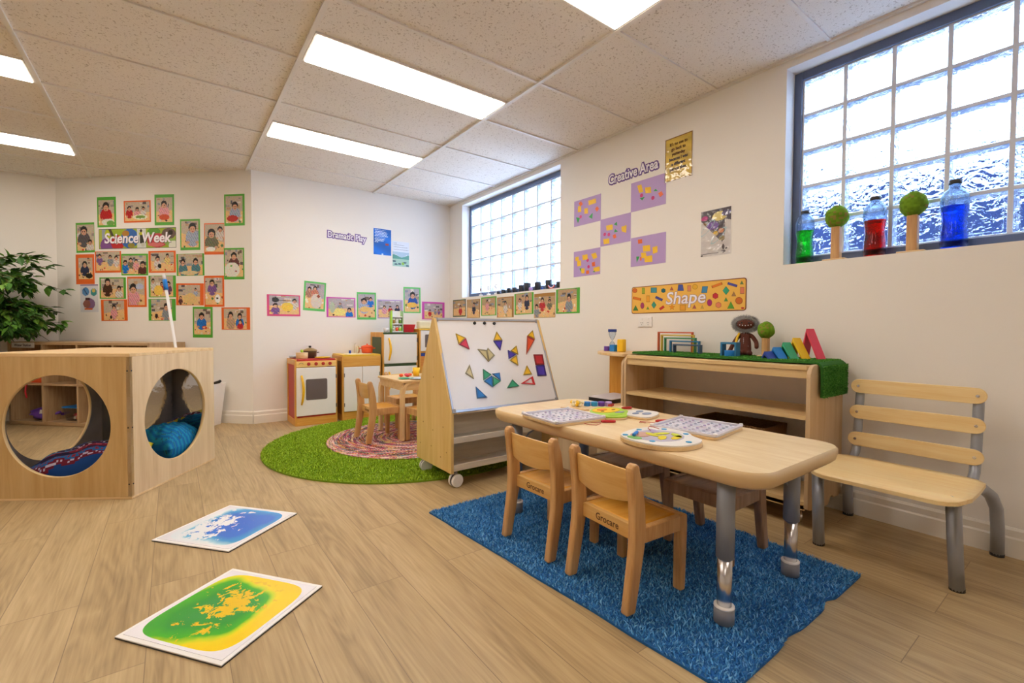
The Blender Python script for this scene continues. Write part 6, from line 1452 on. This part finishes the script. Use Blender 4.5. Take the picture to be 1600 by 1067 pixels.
# sand timer group on the corner shelf
CT = .753
t = thing('sand_timer', 'clear sand timer with dark blue cap on the corner shelf', 'sand timer', (2.58, 2.245, CT))
G().cyl((0, 0, 0), (0, 0, .010), .030, n=28).build('base', 'navy', t, bevel=.002); G().cyl((0, 0, .138), (0, 0, .158), .031, n=28).build('cap', 'navy', t, bevel=.002)
G().lathe([(.020, .010), (.024, .03), (.018, .055), (.004, .073), (.004, .076), (.018, .098), (.026, .122), (.026, .138)], 24).build('glass', 'bottle_pet', t)
o = G().prism([(.021*cos(a), .021*sin(a)) for a in [pi/3*i for i in range(6)]], 'z', 0, .034).build('weight_block', 'purple', None, bevel=.002, loc=(2.54, 2.262, CT)); tag(o, 'small purple hexagon block in front of the sand timer', 'block')
o = G().box(-.022, .022, -.022, .022, 0, .048).build('blue_block', 'blue', None, bevel=.003, loc=(2.52, 2.178, CT)); tag(o, 'blue cube block between purple and yellow blocks on the corner shelf', 'block')
o = G().box(-.020, .020, -.026, .026, 0, .088).build('yellow_block', 'yellow', None, bevel=.007, seg=3, loc=(2.52, 2.108, CT)); tag(o, 'tall yellow block at the right of the corner shelf top', 'block')
# basket on the bottom shelf
t = thing('wicker_basket', 'dark wicker basket on the lower shelf of the long shelf unit', 'basket', (2.485, 1.265, .1085))
vs = []; g = G(); bw_, bl_ = .125, .20; hh = .31
for (k, z) in ((.92, 0), (1, hh), (.95, hh), (.88, .008)): vs += [(sx*bw_*k, sy*bl_*k, z) for sx, sy in ((-1, -1), (1, -1), (1, 1), (-1, 1))]
g.add(vs, [(i*4+k, i*4+(k+1) % 4, (i+1)*4+(k+1) % 4, (i+1)*4+k) for i in range(3) for k in range(4)]+[(3, 2, 1, 0), (12, 13, 14, 15)]).build('body', 'wicker', t)
g = G()
for k in range(11):
    z = .012+.0235*k; s_ = .92+.08*z/hh+.012; q = [(sx*bw_*s_, sy*bl_*s_, z) for sx, sy in ((-1, -1), (1, -1), (1, 1), (-1, 1))]; g.tube(q, .0055, 6, closed=True)
for k in range(14):
    y = -bl_+2*bl_*(k+.5)/14; g.tube([(-bw_*.94, y*.93, 0), (-bw_*1.03, y, hh)], .004, 5); g.tube([(bw_*.94, y*.93, 0), (bw_*1.03, y, hh)], .004, 5)
g.build('weave', 'wicker', t)

# ================================================================== on the sills
def bottle(label, loc, liq, r=.046, h=.285, fill=.66):
    t = thing('drink_bottle', label, 'bottle', loc, 0, 'bottles of coloured water on the sill')
    pr = [(r*.72, 0), (r*.96, .010), (r, .030), (r*.97, .07), (r*.88, .11), (r*.90, .14), (r*1.0, .17), (r*1.03, .205), (r*.99, .228), (r*.86, .246), (r*.62, .258), (r*.44, .265), (r*.44, h-.018)]
    G().lathe(pr+[(r*.40, h-.018)]+[(a*.95, z) for a, z in pr[::-1][1:-1]]+[(0, .004)], 28).build('bottle', 'bottle_pet', t)
    zf = h*fill; lp = [(a*.93, max(z, .005)) for a, z in pr if z < zf]; ra = np.interp(zf, [z for a, z in pr], [a for a, z in pr])*.93
    G().lathe([(0, .005)]+lp+[(ra, zf), (0, zf)], 28).build('liquid', liq, t)
    c = G().cyl((0, 0, h-.018), (0, 0, h), r*.47, n=22).build('cap', 'dark_plastic', t, bevel=.002)
    return t
bottle('clear bottle of green water, leftmost on the near sill', (2.764, 1.060, 1.27), 'liquid_green', .043, .285, .62)
bottle('clear bottle of red water, in the middle of the near sill', (2.764, .752, 1.27), 'liquid_red', .046, .292, .60)
bottle('clear bottle of blue water, tallest and nearest on the near sill', (2.764, .468, 1.27), 'liquid_blue', .047, .300, .62)
spx = [(3.96, .022, .030), (3.87, .026, .045), (3.775, .026, .055), (3.68, .026, .052), (3.565, .034, .070), (3.475, .036, .082), (3.32, .034, .078), (3.165, .034, .085), (3.03, .024, .060)]
pl = ['tiniest dark pot, first after the white flower ornaments', 'second dark pot from the flower ornaments', 'third dark pot, with a thin leaning shoot', 'fourth dark pot, with a thin upright shoot', 'wider dark pot left of the tallest shoot',
      'dark pot with the tallest thin shoot on the far sill', 'dark pot right of the tallest shoot, with blue edge', 'tall dark pot beside the red and white band', 'last small dark pot at the right end of the far sill']
for k, (y, r, h) in enumerate(spx):
    t = thing('seedling_pot', pl[k], 'plant pot', (2.766, y, 1.27), 0, 'seedling pots on the far sill')
    G().lathe([(r*.8, 0), (r, h), (r*.9, h), (r*.75, .006), (0, .006)], 18).build('pot', 'pot_black', t)
    G().lathe([(r*.88, h*.85), (0, h*.88)], 16).build('soil', 'brown', t)
    if k in (2, 3, 5, 7):
        L = {2: .16, 3: .14, 5: .28, 7: .10}[k]; G().tube([(0, 0, h*.8), (0, .004, h+L*.5), (0, -.02 if k == 2 else .01, h+L)], [.002, .0018, .001], 5).build('shoot', 'dark_green', t)
for k, y in enumerate((4.31, 4.155, 4.01)):
    t = thing('flower_ornament', ['leftmost', 'middle', 'rightmost'][k]+' white flower ornament with a ring centre on the far sill', 'ornament', (2.768, y, 1.27), 0, 'white flower ornaments')
    G().cyl((0, 0, 0), (0, 0, .02), .022, n=16).build('foot', 'white_plastic', t)
    G().cyl((0, 0, .02), (0, 0, .045+.008*k), .004, n=8).build('stem', 'white_plastic', t)
    q = G(); zc = .072+.010*k
    for j in range(8): a = 2*pi*j/8; q.ball((0, .022*cos(a), zc+.022*sin(a)), .004, .010, .010, n=8, m=6)
    q.build('petals', 'white_plastic', t)
    G().tube([(-.006, .009*cos(a), zc+.009*sin(a)) for a in [2*pi*i/16 for i in range(16)]], .0035, 6, closed=True).build('ring', 'wicker', t)
t = thing('ribbon_ring', 'red, white and blue curved band lying on the far sill near its right end', 'ornament', (2.748, 3.10, 1.292))
for k, c in enumerate(('red', 'white_plastic', 'navy')): G().tube([(-.008+.0*k, (.042-.008*k)*cos(a), .012+(.030-.008*k)*sin(a)) for a in [pi+pi*i/14 for i in range(15)]], .0045, 6).build('band', c, t)
t.location.z = 1.2935
o = G().ball((0, 0, .020), .020).build('paper_ball', 'lavender', None, loc=(2.745, 3.40, 1.27)); tag(o, 'small pale lilac ball between the pots on the far sill', 'ball')
o = G().ball((0, 0, .013), .013).build('paper_ball', 'navy', None, loc=(2.745, 3.235, 1.27)); tag(o, 'small dark blue ball between the pots on the far sill', 'ball')

# ================================================================== on the activity table
TT = .5102
def quad_board(label, ctr, rz, w, d, name='magnet_maze_board', group=None):
    t = thing(name, label, 'board game', (ctr[0], ctr[1], TT), rz, group); return t
def maze(label, ctr, rz, seed, w=.275, d=.265):
    t = quad_board(label, ctr, rz, w, d, 'puzzle_board', 'clear-topped puzzle boards')
    G().prism(rrect(w, d, .018), 'z', 0, .010).build('base', 'birch_x', t, bevel=.002)
    rs = np.random.RandomState(seed); g = G(); nx, ny = 7, 6
    for i in range(nx):
        for j in range(ny):
            x = -w/2+.02+(w-.04)*(i+.5)/nx; y = -d/2+.02+(d-.04)*(j+.5)/ny; a = (w-.04)/nx*.43; b = (d-.04)/ny*.43
            c = [hx('#d8cfe0'), hx('#e6e3ea'), hx('#dedce4'), hx('#efecf1'), hx('#d2d6e2'), hx('#e0d2da')][rs.randint(6)]
            g.box(x-a, x+a, y-b, y+b, .012, .0135, col=c)
            g.ball((x+rs.uniform(-.006, .006), y+rs.uniform(-.004, .004), .015), .006, .006, .0035, n=8, m=5, col=[hx('#b8a8cc'), hx('#c4c0cc'), hx('#b4bccc')][rs.randint(3)])
    G().prism(rrect(w*.97, d*.97, .016), 'z', .010, .012).build('printed_sheet', 'paper_white', t)
    g.build('counters', 'print', t)
    fr = G(); 
    for x in (-w/2+.007, w/2-.007): fr.box(x-.006, x+.006, -d/2+.002, d/2-.002, .012, .021)
    for y in (-d/2+.007, d/2-.007): fr.box(-w/2+.013, w/2-.013, y-.006, y+.006, .012, .021)
    fr.build('rim', 'acrylic_rim', t, bevel=.002)
    for sx in (-1, 1):
        for sy in (-1, 1): G().cyl((sx*(w/2-.008), sy*(d/2-.008), .021), (sx*(w/2-.008), sy*(d/2-.008), .0245), .007, n=12).build('stud', 'white_plastic', t)
    G().box(-w/2+.013, w/2-.013, -d/2+.013, d/2-.013, .0185, .0195).build('cover', 'acrylic', t)
    return t
plain('acrylic_rim', hx('#dcd8e2'), .25)
maze('clear-topped puzzle board at the left front of the table', (1.395, 1.495), radians(-12+7), 1)
maze('clear-topped puzzle board near the middle of the table, right of the red pen', (1.682, 1.022), radians(8), 2)
# sheep shaped board
def blob_board(label, ctr, rz, pts, thick, top_mat, name):
    t = thing(name, label, 'board game', (ctr[0], ctr[1], TT), rz, 'magnetic picture boards')
    n = len(pts); P = []
    for i in range(n):                                             # closed Catmull-Rom
        p0_, p1_, p2_, p3_ = [Vector(pts[(i+k-1) % n]) for k in range(4)]
        for s_ in range(5):
            u = s_/5; q = .5*((2*p1_)+(-p0_+p2_)*u+(2*p0_-5*p1_+4*p2_-p3_)*u*u+(-p0_+3*p1_-3*p2_+p3_)*u**3); P.append((q.x, q.y))
    G().prism(P, 'z', 0, thick).build('base', 'birch_x', t, bevel=.002)
    G().prism([(p[0]*.985, p[1]*.985) for p in P], 'z', thick, thick+.006).build('printed_top', top_mat, t, bevel=.0015)
    return t, P
plain('board_cream', hx('#e9e4dc'), .4)
t, P = blob_board('cream picture board with blue dots and yellow leaves, front middle of the table', (1.395, .985), 0., [(-.128, .03), (-.10, .10), (-.03, .13), (.05, .135), (.115, .11), (.14, .05), (.135, -.02), (.10, -.065), (.075, -.115), (.02, -.135), (-.055, -.125), (-.105, -.085), (-.125, -.03)], .014, 'board_cream', 'picture_board')
g = G(); zt_ = .0205
def disc(g, x, y, rx, ry, z0, z1, c, n=16): g.prism([(x+rx*cos(2*pi*i/n), y+ry*sin(2*pi*i/n)) for i in range(n)], 'z', z0, z1, col=c)
disc(g, .0, .01, .095, .085, zt_-.001, zt_, hx('#b8b0c0'))
disc(g, -.04, .055, .045, .032, zt_, zt_+.001, hx('#c89a84')); disc(g, -.095, .04, .02, .028, zt_, zt_+.001, hx('#7ab860'))
for x, y, a, c in ((-.02, -.02, .5, '#e0cc2c'), (.03, .02, -.4, '#d8d83a'), (.02, -.05, .2, '#e4c81c'), (.05, -.03, 1.0, '#c9d03a'), (-.01, .03, 1.3, '#d0c830'), (.04, .06, .9, '#b8a8cc')):
    M = Matrix.Translation((x, y, 0)) @ Matrix.Rotation(a, 4, 'Z'); g.prism([(-.036, 0), (-.018, .013), (.018, .013), (.036, 0), (.018, -.013), (-.018, -.013)], 'z', zt_+.0005, zt_+.002, M=M, col=hx(c))
for x, y in ((-.09, .085), (.105, .06), (.10, -.035), (.0, -.11), (-.09, -.03), (.02, .11)): disc(g, x, y, .010, .010, zt_, zt_+.0015, hx('#3aa0d0'), 12)
g.build('printed_picture', 'print', t)
# yellow and green board, grey board
t, P = blob_board('lime and yellow picture board behind the left puzzle board', (1.640, 1.435), .0, [(-.115, -.06), (-.09, .04), (-.02, .10), (.06, .115), (.11, .06), (.10, -.02), (.03, -.075), (-.04, -.12)], .009, 'lime', 'picture_board')
g = G(); disc(g, .01, .035, .075, .055, .0155, .017, hx('#f2c418')); disc(g, .0, .05, .03, .018, .017, .0185, hx('#e87a20')); disc(g, -.03, .02, .010, .007, .017, .018, hx('#2a2018')); disc(g, .045, .02, .012, .006, .017, .018, hx('#2a2018'))
disc(g, -.03, -.06, .045, .022, .0155, .0165, hx('#9ac82c')); disc(g, .02, -.04, .03, .014, .0165, .0175, hx('#9a9aa8')); g.build('printed_picture', 'print', t)
t, P = blob_board('grey and white picture board at the back edge of the table, behind the red pens', (1.735, 1.335), .2, [(-.08, -.06), (-.075, .05), (.0, .075), (.08, .05), (.085, -.045), (.0, -.075)], .008, 'board_cream', 'picture_board')
g = G(); 
for x, y, rx in ((-.03, .01, .022), (.03, .02, .025), (.0, -.03, .03)): disc(g, x, y, rx, rx*.6, .0145, .016, hx('#8a98b0'))
g.build('printed_picture', 'print', t)
# magnet pens with wire loops
def pen(label, loc, rz, L, col, loop=None, z=TT):
    t = thing('magnet_pen', label, 'pen', (loc[0], loc[1], z+.0065), rz, 'magnet pens on tethers')
    G().tube([(0, 0, 0), (L*.15, 0, 0), (L*.85, 0, 0), (L, 0, 0)], [.004, .0062, .0062, .005], 12).build('barrel', col, t)
    if loop: G().tube([(p[0], p[1], -.0042) for p in loop], .0013, 6).build('tether', 'oven_red', t)
    return t
pen('red pen with a heart-shaped wire loop, between the front boards', (1.468, 1.335), radians(-35), .062, 'red', [(0, 0), (-.02, -.012), (-.055, .005), (-.075, -.02), (-.06, -.05), (-.03, -.055), (-.008, -.025), (-.005, -.005)])
pen('second red pen with a bent wire, left of the middle puzzle board', (1.668, 1.205), radians(-33), .060, 'red', [(0, 0), (-.02, -.015), (-.035, .0), (-.065, .01), (-.075, -.01), (-.05, -.02)])
pen('blue pen lying on the left end of the cream picture board', (1.305, 1.035), radians(25), .060, 'blue', None, TT+.020)
pen('dark red pen at the back of the table near the shelf end', (1.80, 1.50), radians(-20), .055, 'oven_red')
g = G().tube([(0, 0, 0), (.01, .02, .004), (.03, .03, .006), (.045, .02, .004), (.05, 0, 0)], .0013, 6); o = g.build('wire_loop', 'oven_red', None, loc=(1.432, 1.055, TT+.0225)); tag(o, 'thin red wire loop lying on the cream picture board', 'wire')
# wooden bits at the far end
for k, (x, y, a, lb) in enumerate(((1.60, 1.665, .3, 'pale wooden stick, leftmost of three at the far end of the table'), (1.595, 1.625, .55, 'pale wooden stick, middle of three at the far end of the table'), (1.60, 1.59, .8, 'pale wooden stick, nearest of three at the far end of the table'))):
    o = G().box(-.045, .045, -.006, .006, 0, .007).build('wooden_stick', 'birch_x', None, bevel=.001, loc=(x, y, TT), rot=(0, 0, a-1.2)); tag(o, lb, 'stick', 'wooden sticks on the table')
t = thing('bead_string', 'small heap of cream and yellow beads at the far end of the table', 'beads', (1.683, 1.70, TT))
rs = np.random.RandomState(2)
for k in range(14):
    G().ball((rs.uniform(-.028, .028), rs.uniform(-.03, .03), .009+.012*(k % 2)), .009, n=10, m=7).build('bead', ['cream', 'yellow', 'clear_tile'][k % 3], t)
rollc = [('blue', 'blue ridged roll, leftmost of the row at the back of the table'), ('sky_blue', 'pale blue ridged roll next to the purple one'), ('purple', 'purple ridged roll in the row at the back of the table'), ('lavender', 'lilac ridged roll, right end of the row at the back of the table')]
for k, (c, lb) in enumerate(rollc):
    x, y = 1.735+.030*k, 1.675-.022*k
    g = G().lathe([(.017*(1+.06*(j % 2)), .022*j/6) for j in range(7)], 14); o = g.build('ridged_ring', c, None, loc=(x, y, TT)); tag(o, lb, 'ring', 'ridged rings at the back of the table')
t = thing('paper_stack', 'stack of pale sheets over dark folders on the middle board of the corner shelf', 'papers', (2.46, 2.105, .4182), radians(4))
plain('folder_grey', hx('#d4ced2'), .5)
G().box(-.15, .13, -.080, .115, 0, .026).build('folders', 'dark_plastic', t, bevel=.002); G().box(-.155, .13, -.083, .118, .026, .031).build('sheets', 'folder_grey', t, bevel=.001)
o = G().box(-.02, .02, -.012, .012, 0, .012).build('red_eraser', 'oven_red', None, bevel=.002, loc=(1.832, 1.60, TT), rot=(0, 0, .4)); tag(o, 'small dark red block at the back edge of the table', 'block')
